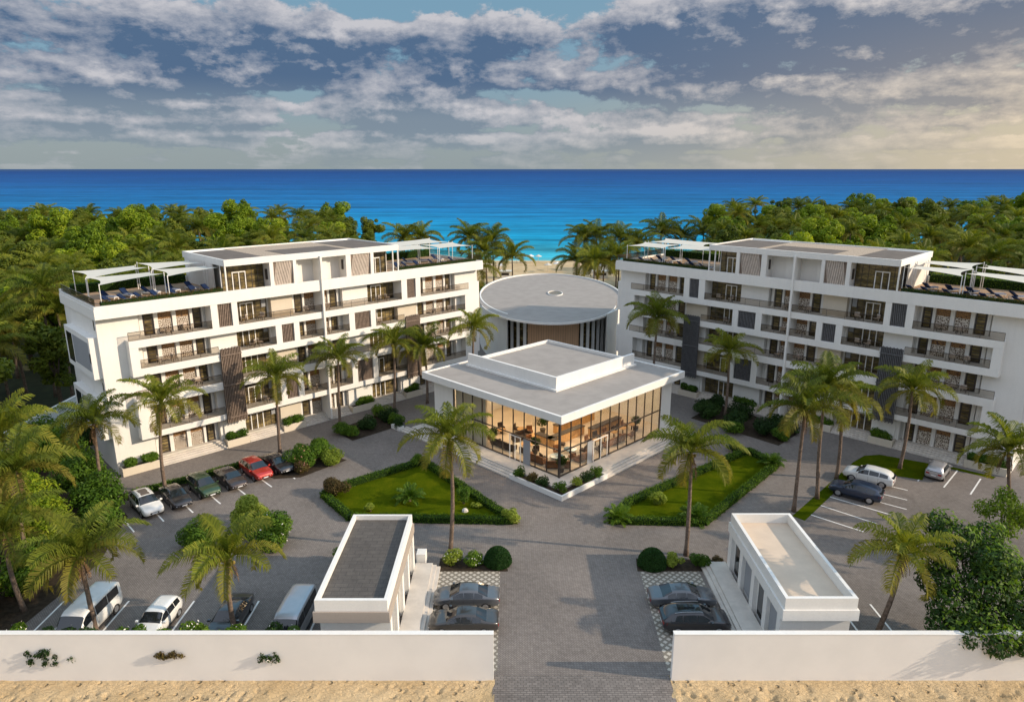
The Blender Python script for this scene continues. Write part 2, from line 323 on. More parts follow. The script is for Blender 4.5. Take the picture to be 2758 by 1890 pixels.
t.put(t.bsdf.inputs['Base Color'], t.mix(1.0, cc, t.comb(k, k, k), 'MULTIPLY')); t.bsdf.inputs['Roughness'].default_value = 0.6
M['clad'] = m

# ------------------------------------------------------------------ mesh helpers
class MB:
    def __init__(s): s.v = []; s.f = []; s.m = []
    def quad(s, *p, m=0):
        i = len(s.v); s.v += [tuple(q) for q in p]; s.f.append(tuple(range(i, i + len(p)))); s.m.append(m); return s
    def box(s, x0, x1, y0, y1, z0, z1, m=0):
        i = len(s.v)
        s.v += [(x0, y0, z0), (x1, y0, z0), (x1, y1, z0), (x0, y1, z0), (x0, y0, z1), (x1, y0, z1), (x1, y1, z1), (x0, y1, z1)]
        for f in ((0, 3, 2, 1), (4, 5, 6, 7), (0, 1, 5, 4), (1, 2, 6, 5), (2, 3, 7, 6), (3, 0, 4, 7)):
            s.f.append(tuple(i + k for k in f)); s.m.append(m)
        return s
    def prism(s, poly, z0, z1, m=0, cap=True):
        n = len(poly); i = len(s.v)
        s.v += [(x, y, z0) for x, y in poly] + [(x, y, z1) for x, y in poly]
        for k in range(n):
            j = (k + 1) % n; s.f.append((i + k, i + j, i + n + j, i + n + k)); s.m.append(m)
        if cap:
            s.f.append(tuple(i + n + k for k in range(n))); s.m.append(m); s.f.append(tuple(i + n - 1 - k for k in range(n))); s.m.append(m)
        return s
    def tube(s, pts, rad, n=8, m=0, cap=True):
        i0 = len(s.v); pts = [Vector(p) for p in pts]
        for k, p in enumerate(pts):
            t = (pts[min(k + 1, len(pts) - 1)] - pts[max(k - 1, 0)]).normalized()
            a = t.orthogonal().normalized() if abs(t.z) < .99 else Vector((1, 0, 0)); a = (a - t * a.dot(t)).normalized(); b = t.cross(a)
            r = rad[k] if hasattr(rad, '__len__') else rad
            for q in range(n):
                an = 2 * PI * q / n; s.v.append(tuple(p + (a * math.cos(an) + b * math.sin(an)) * r))
        for k in range(len(pts) - 1):
            for q in range(n):
                a0 = i0 + k * n; q2 = (q + 1) % n
                s.f.append((a0 + q, a0 + q2, a0 + n + q2, a0 + n + q)); s.m.append(m)
        if cap:
            s.f.append(tuple(i0 + n - 1 - q for q in range(n))); s.m.append(m)
            e = i0 + (len(pts) - 1) * n; s.f.append(tuple(e + q for q in range(n))); s.m.append(m)
        return s
    def build(s, name, mats, parent=None, flip=False, smooth=False, bevel=0.0, fn=None):
        vs = s.v
        if fn: vs = [fn(v) for v in vs]
        if flip: vs = [(x, -y, z) for x, y, z in vs]
        me = bpy.data.meshes.new(name); me.from_pydata(vs, [], s.f)
        if not isinstance(mats, (list, tuple)): mats = [mats]
        for q in mats: me.materials.append(q)
        me.polygons.foreach_set('material_index', s.m)
        bm = bmesh.new(); bm.from_mesh(me); bmesh.ops.recalc_face_normals(bm, faces=bm.faces)
        if bevel: bmesh.ops.bevel(bm, geom=list(bm.edges), offset=bevel, segments=2, affect='EDGES', profile=0.5)
        bm.to_mesh(me); bm.free()
        if smooth: me.shade_smooth() if hasattr(me, 'shade_smooth') else None
        o = bpy.data.objects.new(name, me); COL.objects.link(o)
        if parent: o.parent = parent
        return o
def tag(o, label=None, cat=None, group=None, kind=None):
    if label: o['label'] = label
    if cat: o['category'] = cat
    if group: o['group'] = group
    if kind: o['kind'] = kind
    return o
def empty(name, loc, rz=0.0, label=None, cat=None, group=None):
    o = bpy.data.objects.new(name, None); COL.objects.link(o); o.location = loc; o.rotation_euler = (0, 0, rz)
    return tag(o, label, cat, group)
def copy_tree(root, loc=None, rz=None, scale=None, label=None, group=None):
    r = root.copy(); COL.objects.link(r)
    if loc is not None: r.location = loc
    if rz is not None: r.rotation_euler = (0, 0, rz)
    if scale is not None: r.scale = (scale,) * 3 if not isinstance(scale, tuple) else scale
    if label: r['label'] = label
    if group: r['group'] = group
    for ch in list(root.children):
        c = ch.copy(); COL.objects.link(c); c.parent = r
        for g in list(ch.children):
            d = g.copy(); COL.objects.link(d); d.parent = c
    return r
def npmesh(name, V, nper, mats, parent=None, attr=None, mi=None):
    """V: (N*nper,3) vertices of N separate polygons with nper corners"""
    n = len(V) // nper; me = bpy.data.meshes.new(name)
    me.vertices.add(len(V)); me.vertices.foreach_set('co', np.asarray(V, dtype=np.float32).ravel())
    me.loops.add(len(V)); me.loops.foreach_set('vertex_index', np.arange(len(V), dtype=np.int32))
    me.polygons.add(n); me.polygons.foreach_set('loop_start', np.arange(0, len(V), nper, dtype=np.int32))
    if not isinstance(mats, (list, tuple)): mats = [mats]
    for q in mats: me.materials.append(q)
    if mi is not None: me.polygons.foreach_set('material_index', np.asarray(mi, dtype=np.int32))
    me.update(calc_edges=True)
    if attr is not None:
        a = me.attributes.new('age', 'FLOAT', 'POINT'); a.data.foreach_set('value', np.asarray(attr, dtype=np.float32))
    o = bpy.data.objects.new(name, me); COL.objects.link(o)
    if parent: o.parent = parent
    return o
def sheet(name, poly, z, mat, kind='structure', label=None, cat=None):
    mb = MB(); mb.quad(*[(x, y, z) for x, y in poly]); o = mb.build(name, mat)
    if o.data.polygons[0].normal.z < 0: o.data.flip_normals()
    return tag(o, label, cat, None, kind)
# ================================================================== the setting
def hill(x, y, side):
    """gentle rise of the wooded ground towards the sea"""
    if side < 0:
        return 4.6 * max(0, min(1, (y - 95) / 110)) * max(0, min(1, (-x - 30) / 40)) * (1 - 0.25 * max(0, min(1, (-x - 120) / 50)))
    return 7.0 * max(0, min(1, (y - 95) / 110)) * max(0, min(1, (x - 42) / 28))
gnd = MB()
ys = [-60, 36.9, 37.0, 236, 243, 256, 300]; zs = [-0.24, -0.24, -0.05, -0.05, -0.35, -1.2, -3.0]
for k in range(6):
    gnd.quad((-700, ys[k], zs[k]), (700, ys[k], zs[k]), (700, ys[k + 1], zs[k + 1]), (-700, ys[k + 1], zs[k + 1]))
tag(gnd.build('sand_ground', M['sand']), kind='structure')
# trodden sand strip outside the wall: ripples and footprints as real relief
nx, ny = 760, 72; gx = np.linspace(-42, 46, nx); gy = np.linspace(28.6, 36.9, ny); X_, Y_ = np.meshgrid(gx, gy); rs = np.random.default_rng(3); Z_ = np.zeros_like(X_)
for _ in range(46):
    a = rs.uniform(-.9, .3); fq = rs.uniform(1.2, 7.5); Z_ += .030 / fq ** .75 * np.sin(fq * (X_ * math.cos(a) + Y_ * math.sin(a) * 1.7) + rs.uniform(0, 6) + 1.2 * np.sin(X_ * rs.uniform(.2, .9)))
for _ in range(900):
    cx, cy, a, s_ = rs.uniform(-42, 46), rs.uniform(29, 36.6), rs.uniform(0, 3.1), rs.uniform(.08, .16)
    i0, i1 = np.searchsorted(gx, (cx - .7, cx + .7)); j0, j1 = np.searchsorted(gy, (cy - .7, cy + .7)); xx, yy = X_[j0:j1, i0:i1] - cx, Y_[j0:j1, i0:i1] - cy
    u = (xx * math.cos(a) + yy * math.sin(a)) / (s_ * 1.5); v = (-xx * math.sin(a) + yy * math.cos(a)) / s_; r2 = u * u + v * v
    Z_[j0:j1, i0:i1] += -.30 * np.exp(-r2 ** 2 * 1.2) + .05 * np.exp(-(r2 - 2.2) ** 2)
fd_ = np.clip((36.75 - Y_) / 1.6, 0, 1); Z_ = (Z_ * .55) * (.25 + .75 * fd_) - .01; me = MB(); me.v = [tuple(q) for q in np.stack([X_, Y_, Z_], -1).reshape(-1, 3)]
for j in range(ny - 1):
    for i in range(nx - 1):
        if -1.1 < gx[i] < 9.5: continue
        a = j * nx + i; me.f.append((a, a + 1, a + nx + 1, a + nx)); me.m.append(0)
tag(me.build('trodden_sand', M['sand'], smooth=True), kind='structure')
tag(MB().quad((-60000, 238, -0.62), (60000, 238, -0.62), (60000, 80000, -0.62), (-60000, 80000, -0.62)).build('sea', M['sea']), kind='structure')
for side in (-1, 1):
    mb = MB(); xs = [i * 10 for i in range(0, 34)]; yy = [i * 10 for i in range(3, 25)]
    for i in range(len(xs) - 1):
        for j in range(len(yy) - 1):
            q = []
            for a, b in ((i, j), (i + 1, j), (i + 1, j + 1), (i, j + 1)):
                off = (56 if side > 0 else 58) if yy[b] < 108 else (30 if side < 0 else 46)
                x = side * (off + xs[a]); y = yy[b] if yy[b] < 236 else 233
                q.append((x, y, -0.03 + hill(x, y, side)))
            mb.quad(*q)
    tag(mb.build('woodland_floor', M['floor']), kind='structure')
sheet('courtyard_paving', [(-55, 37.2), (66, 37.2), (66, 128), (-55, 128)], 0.0, M['paving'])
tag(MB().prism([(-1.2, 20), (9.75, 20), (9.95, 37.19), (-1.2, 37.19)], -.4, 0.0).build('driveway', M['drive']), kind='structure')
sheet('grid_paving', [(-5.75, 37.6), (-0.95, 37.6), (-0.95, 49.3), (-5.75, 49.3)], 0.008, M['grille'])
sheet('grid_paving', [(9.95, 37.6), (14.9, 37.6), (14.9, 49.0), (10.2, 49.0)], 0.008, M['grille'])
ISL_L = [(-18.7, 61.9), (-14.8, 57.0), (0.6, 56.5), (-9.6, 70.2), (-16.9, 64.1)]
ISL_R = [(8.6, 56.5), (17.2, 56.1), (29.0, 69.4), (26.9, 73.2), (10.9, 60.2)]
sheet('lawn', ISL_L, 0.02, M['lawn']); sheet('lawn', ISL_R, 0.02, M['lawn'])
sheet('lawn', [(35.9, 68.6), (37.4, 70.2), (39.4, 71.9), (41.3, 72.2), (45.4, 69.8), (42.3, 65.6), (38.9, 67.2), (36.7, 67.9)], 0.02, M['lawn'])
sheet('grass_verge', [(25.9, 58.0), (26.7, 57.1), (36.7, 67.9), (35.9, 68.6)], 0.016, M['lawn'])
sheet('grass_verge', [(45.6, 69.5), (46.2, 69.9), (50.4, 66.4), (49.8, 65.9)], 0.016, M['lawn'])
BEDS = [[(-21.9, 79.7), (-18.8, 76.3), (-13.6, 81.6), (-16.6, 86.3)], [(-26.3, 67.4), (-24.6, 65.9), (-22.0, 66.3), (-18.2, 70.7), (-22.2, 73.6)],
        [(23.0, 84.0), (30.9, 74.8), (34.6, 78.5), (28.8, 90.5)], [(-38.0, 60.8), (-35.8, 61.4), (-27.0, 70.2), (-27.6, 71.1), (-38.6, 62.4)],
        [(-34.8, 37.6), (-12.7, 37.6), (-12.7, 40.4), (-34.8, 40.9)], [(-55, 37.6), (-34.8, 37.6), (-33.6, 50), (-35.5, 58), (-41, 63), (-46.5, 70), (-55, 75)],
        [(-5.9, 48.9), (-0.3, 48.9), (-0.6, 50.6), (-5.9, 50.8)], [(10.0, 48.9), (16.6, 48.9), (16.6, 50.6), (10.2, 50.8)]]
for k, b in enumerate(BEDS): sheet('planting_bed', b, 0.012 + 0.0007 * k, M['soil'])
# parking bay lines: each painted stripe
def stripe(x0, y0, x1, y1, w=0.13):
    d = Vector((x1 - x0, y1 - y0)).normalized(); n = Vector((-d.y, d.x)) * w / 2
    return [(x0 + n.x, y0 + n.y), (x1 + n.x, y1 + n.y), (x1 - n.x, y1 - n.y), (x0 - n.x, y0 - n.y)]
mb = MB()
def bay(x0, y0, x1, y1, w=0.14): mb.quad(*[(x, y, 0.010) for x, y in stripe(x0, y0, x1, y1, w)])
d = Vector((1.0, -1.05)).normalized()
for ex, ey in ((-31.7, 57.0), (-33.4, 55.1), (-29.77, 58.65), (-27.92, 60.4), (-26.15, 62.24), (-24.23, 64.04), (-22.46, 65.95)):
    bay(ex - d.x * 5.0, ey - d.y * 5.0, ex, ey)
for x0, y0, x1, y1 in ((-33.25, 45.0, -33.2, 40.9), (-28.44, 45.0, -28.4, 40.9), (-23.6, 45.0, -23.6, 40.9), (-18.8, 45.0, -18.8, 40.9), (-14.0, 45.0, -14.0, 40.9),
                       (45.17, 69.17, 41.71, 65.41), (47.6, 68.2, 43.5, 63.95), (48.55, 65.97, 45.2, 62.4), (30.69, 62.25, 35.3, 58.1), (29.34, 60.18, 32.96, 56.58),
                       (27.63, 58.33, 31.09, 55.13), (33.2, 65.0, 38.3, 61.2), (34.4, 67.1, 39.5, 63.3), (31.9, 63.6, 37.2, 59.3), (26.4, 44.6, 26.37, 40.6), (24.0, 44.6, 24.0, 40.6), (35.5, 43.6, 35.9, 40.2), (33.2, 43.8, 33.6, 40.4)):
    bay(x0, y0, x1, y1)
tag(mb.build('bay_markings', M['linepaint']), kind='structure')

# ================================================================== boundary walls
def wall_thing(label, x0, x1, y0, y1, h):
    r = empty('boundary_wall', ((x0 + x1) / 2, (y0 + y1) / 2, 0), 0, label, 'wall')
    a, b = (x1 - x0) / 2, (y1 - y0) / 2
    MB().box(-a, a, -b, b, -0.3, h - 0.08).build('wall_face', M['wallw'], r)
    MB().box(-a - 0.02, a + 0.02, -b - 0.02, b + 0.02, h - 0.08, h).build('coping', M['white'], r, bevel=0.012)
    return r
wall_thing('long white boundary wall along the sand, left of the driveway', -55.2, -1.15, 36.75, 37.1, 3.35)
wall_thing('long white boundary wall along the sand, right of the driveway', 10.0, 66, 36.75, 37.1, 3.35)
wall_thing('white side wall in front of the dark trees behind the left building', -55.4, -55.05, 37.12, 84.5, 3.3)

# ================================================================== the two apartment blocks
def block(name_side, org, rz, flip, label):
    SM = M['charcoal'] if flip else M['brown']
    root = empty('apartment_building', org, rz, label, 'building')
    def B(mb, name, mat, parent=root, **k): return mb.build(name, mat, parent, flip=flip, **k)
    # local: x along facade, y = -outward distance (facade plane y=0), z up ; L 50.6
    L = 50.6
    y = lambda dd: -dd                      # dd = outward distance
    w = MB().box(0.0, L, 1.9, 13.0, 0, 17.35)
    # projecting plain wall pieces, set at dd -1.1, floor by floor
    plain_end = [(0.0, 3.9), (46.3, L)]
    FL = [(0.8, 3.45), (4.1, 7.0), (7.9, 10.3), (11.1, 13.3), (14.1, 16.7)]
    for a, b in plain_end: w.box(a, b, 1.1, 1.897, 0, 16.7)
    for k, (z0, z1) in enumerate(FL):
        odd = k in (0, 2, 4)
        w.box(10.9, 13.9, 1.1, 1.897, z0 + .002, z1 - .002)
        B(MB().box(36.15, 39.3, 1.1, 1.897, z0 + .002, z1 - .002), 'beige_wall' if not odd else 'wall_panel', M['white' if odd else 'cream'])
        if odd: B(MB().box(18.3, 21.0, 1.1, 1.897, z0 + .002, z1 - .002), 'beige_wall', M['cream'])
        for a, b in ((27.8, 31.5),) if odd else ((18.0, 21.1), (28.0, 31.6)): w.box(a, b, 1.1 if odd else 1.3, 1.897, z0 + .002, z1 - .002)
        # slim piers between doors and panels
        for s0 in (0, 35.4):
            for a, b in ((4.1, 4.45), (5.55, 5.95), (7.4, 7.8), (9.22, 9.5), (10.5, 10.62)): w.box(s0 + a, s0 + b, 1.62, 1.897, z0 + .002, z1 - .002)
        for a, b in ((21.15, 21.45), (22.55, 22.8), (26.0, 26.25), (27.3, 27.6)): w.box(a, b, 1.62, 1.897, z0 + .002, z1 - .002)
    B(w, 'wall', M['white']); 
    # floor bands
    for k, (z0, z1) in enumerate(((3.45, 4.1), (7.0, 7.9), (10.3, 11.1), (13.3, 14.1))):
        B(MB().box(2.4, 48.1, 0.0, 1.9, z0, z1), 'floor_band', M['white'], bevel=0.02)
    B(MB().box(-0.25, L + 0.25, -0.03, 13.3, 16.7, 17.72), 'roof_band', M['white'])
    # frames, piers
    pier = lambda *q: B(MB().box(*q), 'pier', M['white'])
    for s0, s1 in ((2.4, 3.25), (47.3, 48.1)):
        pier(s0 + .003, s1, 0.003, 1.1, 11.102, 13.298); pier(s0 + .003, s1, 0.003, 1.1, 4.102, 6.998)
    for a, b in ((10.9, 11.65), (13.2, 13.85), (36.15, 37.05), (38.5, 39.3)): pier(a, b, 0.004, 1.1, 14.102, 16.698)
    for a, b in ((18.1, 18.85), (20.4, 21.1), (27.95, 28.75), (31.15, 31.9)):
        pier(a, b, 0.004, 1.3, 11.102, 13.298); pier(a, b, 0.004, 1.3, 4.102, 6.998)
    B(MB().box(24.28, 24.52, -0.28, 1.9, 0.3, 20.9), 'fin_wall', M['white'])
    # small slatted screens
    def screen(a, b, z0, z1, mat, yy=0.18, lean=0.0, n=None, back=M['frame']):
        o = B(MB().box(a, b, yy + 0.10, yy + 0.16, z0, z1), 'screen_backing', back)
        n = n or int((b - a) / 0.19); s = MB(); st = (b - a) / n
        for i in range(n):
            x0 = a + st * (i + 0.22); x1 = a + st * (i + 0.80)
            if lean:
                i0 = len(s.v); ll = lean
                c = lambda x: max(a, min(b, x))
                s.v += [(c(x0 - ll), yy, z0), (c(x1 - ll), yy, z0), (c(x1 - ll), yy + .1, z0), (c(x0 - ll), yy + .1, z0), (c(x0 + ll), yy, z1), (c(x1 + ll), yy, z1), (c(x1 + ll), yy + .1, z1), (c(x0 + ll), yy + .1, z1)]
                for f in ((0, 3, 2, 1), (4, 5, 6, 7), (0, 1, 5, 4), (1, 2, 6, 5), (2, 3, 7, 6), (3, 0, 4, 7)): s.f.append(tuple(i0 + q for q in f)); s.m.append(0)
            else: s.box(x0, x1, yy, yy + .1, z0, z1)
        o.name = 'slatted_screen'; s.build('slats', mat, o, flip=flip)
        return o
    for a, b in ((11.65, 13.2), (37.05, 38.5)): screen(a, b, 14.1, 16.7, SM, lean=0.06)
    for a, b in ((18.85, 20.4), (28.75, 31.15)):
        screen(a, b, 11.1, 13.3, SM); screen(a, b, 4.1, 7.0, SM)
    for a, b in ((11.35, 13.7), (36.5, 38.9)):
        o = B(MB().box(a, b, -0.05, -0.003, 3.05, 11.65), 'tall_screen', M['darkslat'])
        s = MB(); n = 13; st = (b - a) / n
        for i in range(n): s.box(a + st * (i + .2), a + st * (i + .72), -0.24, -0.053, 2.95 + 0.1 * (i % 2), 11.6 + 0.14 * (i % 2))
        for zz in (3.6, 7.4, 10.9): s.box(a, b, -0.30, -0.243, zz, zz + .12)
        s.build('slats', SM, o, flip=flip)
    # doors, lattice windows
    def door(a, b, z0, z1):
        o = B(MB().box(a, b, 1.78, 1.894, z0, z1 - .15), 'balcony_door', M['frame'])
        pn = MB(); n = 6; h = (z1 - z0 - .35) / n
        for i in range(n): pn.box(a + .16, b - .16, 1.755, 1.782, z0 + .1 + h * i + .05, z0 + .1 + h * (i + 1) - .05)
        pn.build('pane', M['wglass'], o, flip=flip)
    def lat(a, b, z0, z1):
        zm = z0 + (z1 - z0) * 0.58
        o = B(MB().box(a, b, 1.80, 1.894, z0, zm), 'lattice_panel', M['lat'])
        MB().box(a, b, 1.82, 1.892, zm + .005, z1 - .1).build('amber_pane', M['amber'], o, flip=flip)
    for z0, z1 in FL:
        for s0 in (0, 35.4):
            door(s0 + 4.5, s0 + 5.5, z0, z1); lat(s0 + 6.0, s0 + 7.35, z0, z1); lat(s0 + 7.85, s0 + 9.18, z0, z1); door(s0 + 9.55, s0 + 10.45, z0, z1)
        door(21.5, 22.5, z0, z1); lat(22.85, 24.2, z0, z1); lat(24.6, 25.95, z0, z1); door(26.3, 27.25, z0, z1)
    # big glass walls with a white french door each
    def glasswall(a, b, z0, z1, yy=1.80, dx0=None):
        o = B(MB().box(a, b, yy, yy + .05, z0, z1), 'glass_wall', M['wglass'])
        g = MB(); n = max(3, int((b - a) / 0.62)); st = (b - a) / n
        for i in range(n + 1): g.box(a + st * i - .025, a + st * i + .025, yy - .03, yy - .002, z0, z1)
        for q in (0.28, 0.52, 0.76): g.box(a, b, yy - .028, yy - .003, z0 + (z1 - z0) * q, z0 + (z1 - z0) * q + .05)
        g.build('glazing_bars', M['frame'], o, flip=flip)
        c = dx0 if dx0 is not None else (a + b) / 2 - .1
        fr = MB(); h = z0 + 2.05
        for xx in (c - .78, c - .04, c + .70): fr.box(xx, xx + .10, yy - .08, yy - .031, z0, h)
        fr.box(c - .68, c - .04, yy - .08, yy - .031, h - .12, h - .002); fr.box(c + .06, c + .70, yy - .08, yy - .031, h - .12, h - .002)
        fr.build('french_door', M['wframe'], o, flip=flip)
    for k, (z0, z1) in enumerate(FL):
        glasswall(14.0, 18.0, z0, z1, dx0=15.6); glasswall(31.8, 36.0, z0, z1, dx0=33.2)
        B(MB().box(17.4, 17.9, 1.70, 1.76, z0 + 1.3, z1 - .3), 'shutter', M['panelgrey'])
    # railings
    def rail(a, b, z0, yy=0.06):
        o = B(MB().box(a, b, yy, yy + .02, z0, z0 + .86), 'railing', M['railglass'])
        r = MB().box(a, b, yy - .02, yy + .04, z0 + .86, z0 + .91); n = max(2, int((b - a) / 1.8))
        for i in range(n + 1): xx = a + (b - a) * i / n; r.box(xx - .02, xx + .02, yy - .012, yy - .001, z0, z0 + .859)
        r.build('handrail', M['frame'], o, flip=flip)
    for a, b in ((2.45, 10.9), (39.3, 48.0), (13.87, 24.27), (24.53, 36.13)): rail(a, b, 14.1)
    for a, b in ((3.3, 11.3), (38.95, 47.25), (13.87, 18.1), (21.15, 24.27), (24.53, 27.93), (31.95, 36.45)): rail(a, b, 11.1); 
    for a, b in ((2.45, 11.3), (38.95, 48.0), (13.75, 24.27), (24.53, 36.45)): rail(a, b, 7.9)
    for a, b in ((3.3, 11.3), (38.95, 47.25), (13.87, 18.1), (21.15, 24.27), (24.53, 27.93), (31.95, 36.45)): rail(a, b, 4.1)
    # ground floor platform, steps, planters
    st = MB()
    st.box(4.05, 46.4, 1.3, 1.9, 0, 0.8)
    for a, b in ((4.05, 11.1), (13.8, 18.0), (21.0, 27.6), (31.4, 36.2), (39.2, 46.4)):
        for i in range(5): st.box(a, b, 0.02 + i * 0.26, 1.298, 0.16 * i + (0.002 if i else 0), 0.16 * (i + 1))
    B(st, 'entrance_steps', M['stone'])
    for a, b in ((0.15, 4.0), (11.15, 13.75), (18.05, 20.95), (27.65, 31.35), (36.25, 39.15), (46.45, 50.4)):
        q = MB().box(a, b, 0.0, 0.14, 0, .85).box(a, b, 1.0, 1.09, 0, .85).box(a, a + .14, .142, .998, 0, .85).box(b - .14, b, .142, .998, 0, .85)
        q.box(a + .142, b - .142, .142, .998, 0, .70, 1)
        B(q, 'planter_wall', [M['cream'], M['soil']])
    # lower screens' plain base
    for a in (11.3, 36.4): B(MB().box(a, a + 2.5, 0.9, 1.098, 0.86, 3.0), 'base_panel', M['white'])
    # end wall: projecting bays with dark window and grey panel, slits
    def endbay(z0, z1, xe, sgn):
        x0, x1 = (xe - 0.75, xe) if sgn < 0 else (xe, xe + 0.75)
        o = B(MB().box(x0, x1, 1.5, 11.0, z0, z1), 'side_bay', M['white'])
        xo = x0 - .012 if sgn < 0 else x1 + .012
        MB().box(min(xo, xo - sgn * .01), max(xo, xo - sgn * .01), 2.0, 7.9, z0 + .75, z1 - .55).build('panel', M['panelgrey'], o, flip=flip)
        MB().box(min(xo, xo - sgn * .01), max(xo, xo - sgn * .01), 8.2, 10.4, z0 + .55, z1 - .55).build('window', M['carglass'], o, flip=flip)
    for xe, sgn in ((0.0, -1), (L, 1)):
        endbay(10.4, 14.7, xe, sgn); endbay(3.9, 8.1, xe, sgn)
        for zz in (15.4, 12.1, 8.9, 5.6):
            x0, x1 = (xe - .78, xe - .752) if sgn < 0 else (xe + .752, xe + .78)
            if zz in (15.4, 8.9): x0, x1 = (xe - .03, xe - .002) if sgn < 0 else (xe + .002, xe + .03)
            B(MB().box(x0, x1, 1.62, 1.92, zz, zz + 1.0), 'slit_window', M['frame'])
    # roof: terrace and parapet
    B(MB().box(0.1, L - .1, 0.3, 13.0, 17.722, 17.76), 'terrace_deck', M['deck'])
    pr = MB().box(-0.2, L + .2, -0.02, 0.28, 17.722, 18.0).box(-0.2, L + .2, 13.0, 13.25, 17.722, 18.25).box(-.2, .08, .282, 12.998, 17.722, 18.0).box(L - .08, L + .2, .282, 12.998, 17.722, 18.0)
    B(pr, 'parapet', M['white'])
    for xx in (-.05, L + .02):
        o = B(MB().box(xx, xx + .03, .1, 12.9, 18.002, 18.75), 'end_railing', M['railglass']); g = MB()
        for q in (18.25, 18.5, 18.75): g.box(xx - .01, xx + .05, .1, 12.9, q, q + .04)
        g.build('handrail', M['frame'], o, flip=flip)
    # penthouse
    a0, a1 = 12.85, 35.9
    core = MB().box(13.8, 35.1, 1.7, 11.6, 17.762, 20.7)
    for a, b in ((18.0, 18.45), (20.9, 21.3), (27.95, 28.65), (31.55, 32.0)): core.box(a, b, 0.0, 1.698, 17.76, 20.7)
    core.box(21.3, 24.25, 0.004, 0.30, 17.722, 17.9).box(24.55, 27.95, 0.004, .30, 17.722, 17.9)
    core.box(12.87, 13.02, 0.05, .2, 17.98, 20.7).box(35.75, 35.88, .05, .2, 17.98, 20.7).box(34.95, 35.08, .05, .2, 17.98, 20.7)
    core.box(12.87, 13.05, 3.5, 11.6, 17.762, 20.7)
    core.box(21.3, 22.2, 1.3, 1.698, 17.78, 20.698).box(24.6, 26.0, 1.3, 1.698, 17.78, 20.698)
    B(core, 'penthouse', M['white'])
    rf = B(MB().box(a0, a1, -0.02, 12.1, 20.7, 21.25), 'penthouse_roof', M['white'])
    lip = MB().box(a0, a1, -.02, .25, 21.252, 21.42).box(a0, a1, 11.85, 12.1, 21.252, 21.42).box(a0, a0 + .22, .252, 11.848, 21.252, 21.42).box(a1 - .22, a1, .252, 11.848, 21.252, 21.42)
    lip.build('roof_edge', M['white'], rf, flip=flip)
    MB().box(a0 + .24, a0 + 5.0, .27, 11.0, 21.252, 21.30).box(a0 + 7.8, a1 - 7.0, .27, 6.5, 21.252, 21.30).box(a1 - 6.0, a1 - .24, .27, 11.0, 21.252, 21.30).build('roof_membrane', M['roofdark'], rf, flip=flip)
    MB().box(a0 + 5.02, a0 + 7.78, .27, 11.83, 21.252, 21.285).box(a0 + 7.8, a1 - 7.0, 6.52, 11.83, 21.252, 21.285).box(a1 - 6.98, a1 - 6.02, .27, 11.83, 21.252, 21.285).build('gravel_bed', M['gravel'], rf, flip=flip)
    screen(18.45, 20.9, 17.75, 20.7, M['woodlight'], 0.15, 0.42, 12, M['brown']); screen(28.65, 31.55, 17.75, 20.7, M['woodlight'], 0.15, 0.42, 13, M['brown'])
    glasswall(13.1, 17.9, 17.77, 20.68, 1.60, 15.0); glasswall(32.05, 34.9, 17.77, 20.68, 1.60, 33.2)
    B(MB().box(27.8, 27.93, .6, .9, 18.9, 20.1), 'slit_window', M['frame']); B(MB().box(17.86, 17.98, .6, 1.0, 18.7, 19.9), 'slit_window', M['frame'])
    return root
AO = (-40.5, 66.2, 0); BO = (51.5, 66.2, 0); ANG = math.atan2(.7021, .7121)
block('l', AO, ANG, False, 'five storey white apartment building with brown screens, sunlit facade, left of the round hall')
block('r', BO, PI - ANG, True, 'five storey white apartment building with charcoal screens, shaded facade, right of the round hall')
def LB(s, d, z=0): # left block local -> world
    return Vector((AO[0] + .7121 * s + .7021 * d, AO[1] + .7021 * s - .7121 * d, z))
def RB(s, d, z=0):
    v = LB(s, d, z); return Vector((11.0 - v.x, v.y, z))

# roof terrace furniture ------------------------------------------------
def sail(fr, c, label, group):
    """one shade sail: c = four (s, d, z) corners; posts at two outer corners"""
    P = [fr(*q) for q in c]; org = (P[0] + P[1] + P[2] + P[3]) / 4; org.z = 17.76
    r = empty('shade_sail', org, 0, label, 'shade sail', group)
    n = 10; mb = MB(); grid = {}
    for i in range(n + 1):
        for j in range(n + 1):
            u, v = i / n, j / n
            # concave edges
            cu = 0.5 + (u - .5) * (1 - 0.20 * math.sin(PI * v)); cv = 0.5 + (v - .5) * (1 - 0.16 * math.sin(PI * u))
            q = P[0] * (1 - cu) * (1 - cv) + P[1] * cu * (1 - cv) + P[2] * cu * cv + P[3] * (1 - cu) * cv
            q = q - org; grid[i, j] = len(mb.v); mb.v.append(tuple(q))
    for i in range(n):
        for j in range(n): mb.f.append((grid[i, j], grid[i + 1, j], grid[i + 1, j + 1], grid[i, j + 1])); mb.m.append(0)
    mb.build('fabric', M['sail'], r, smooth=True)
    for q in P:
        b = q - org
        MB().tube([(b.x, b.y, 0), (b.x, b.y, b.z + .12)], .045, 6).build('post', M['wframe'], r)
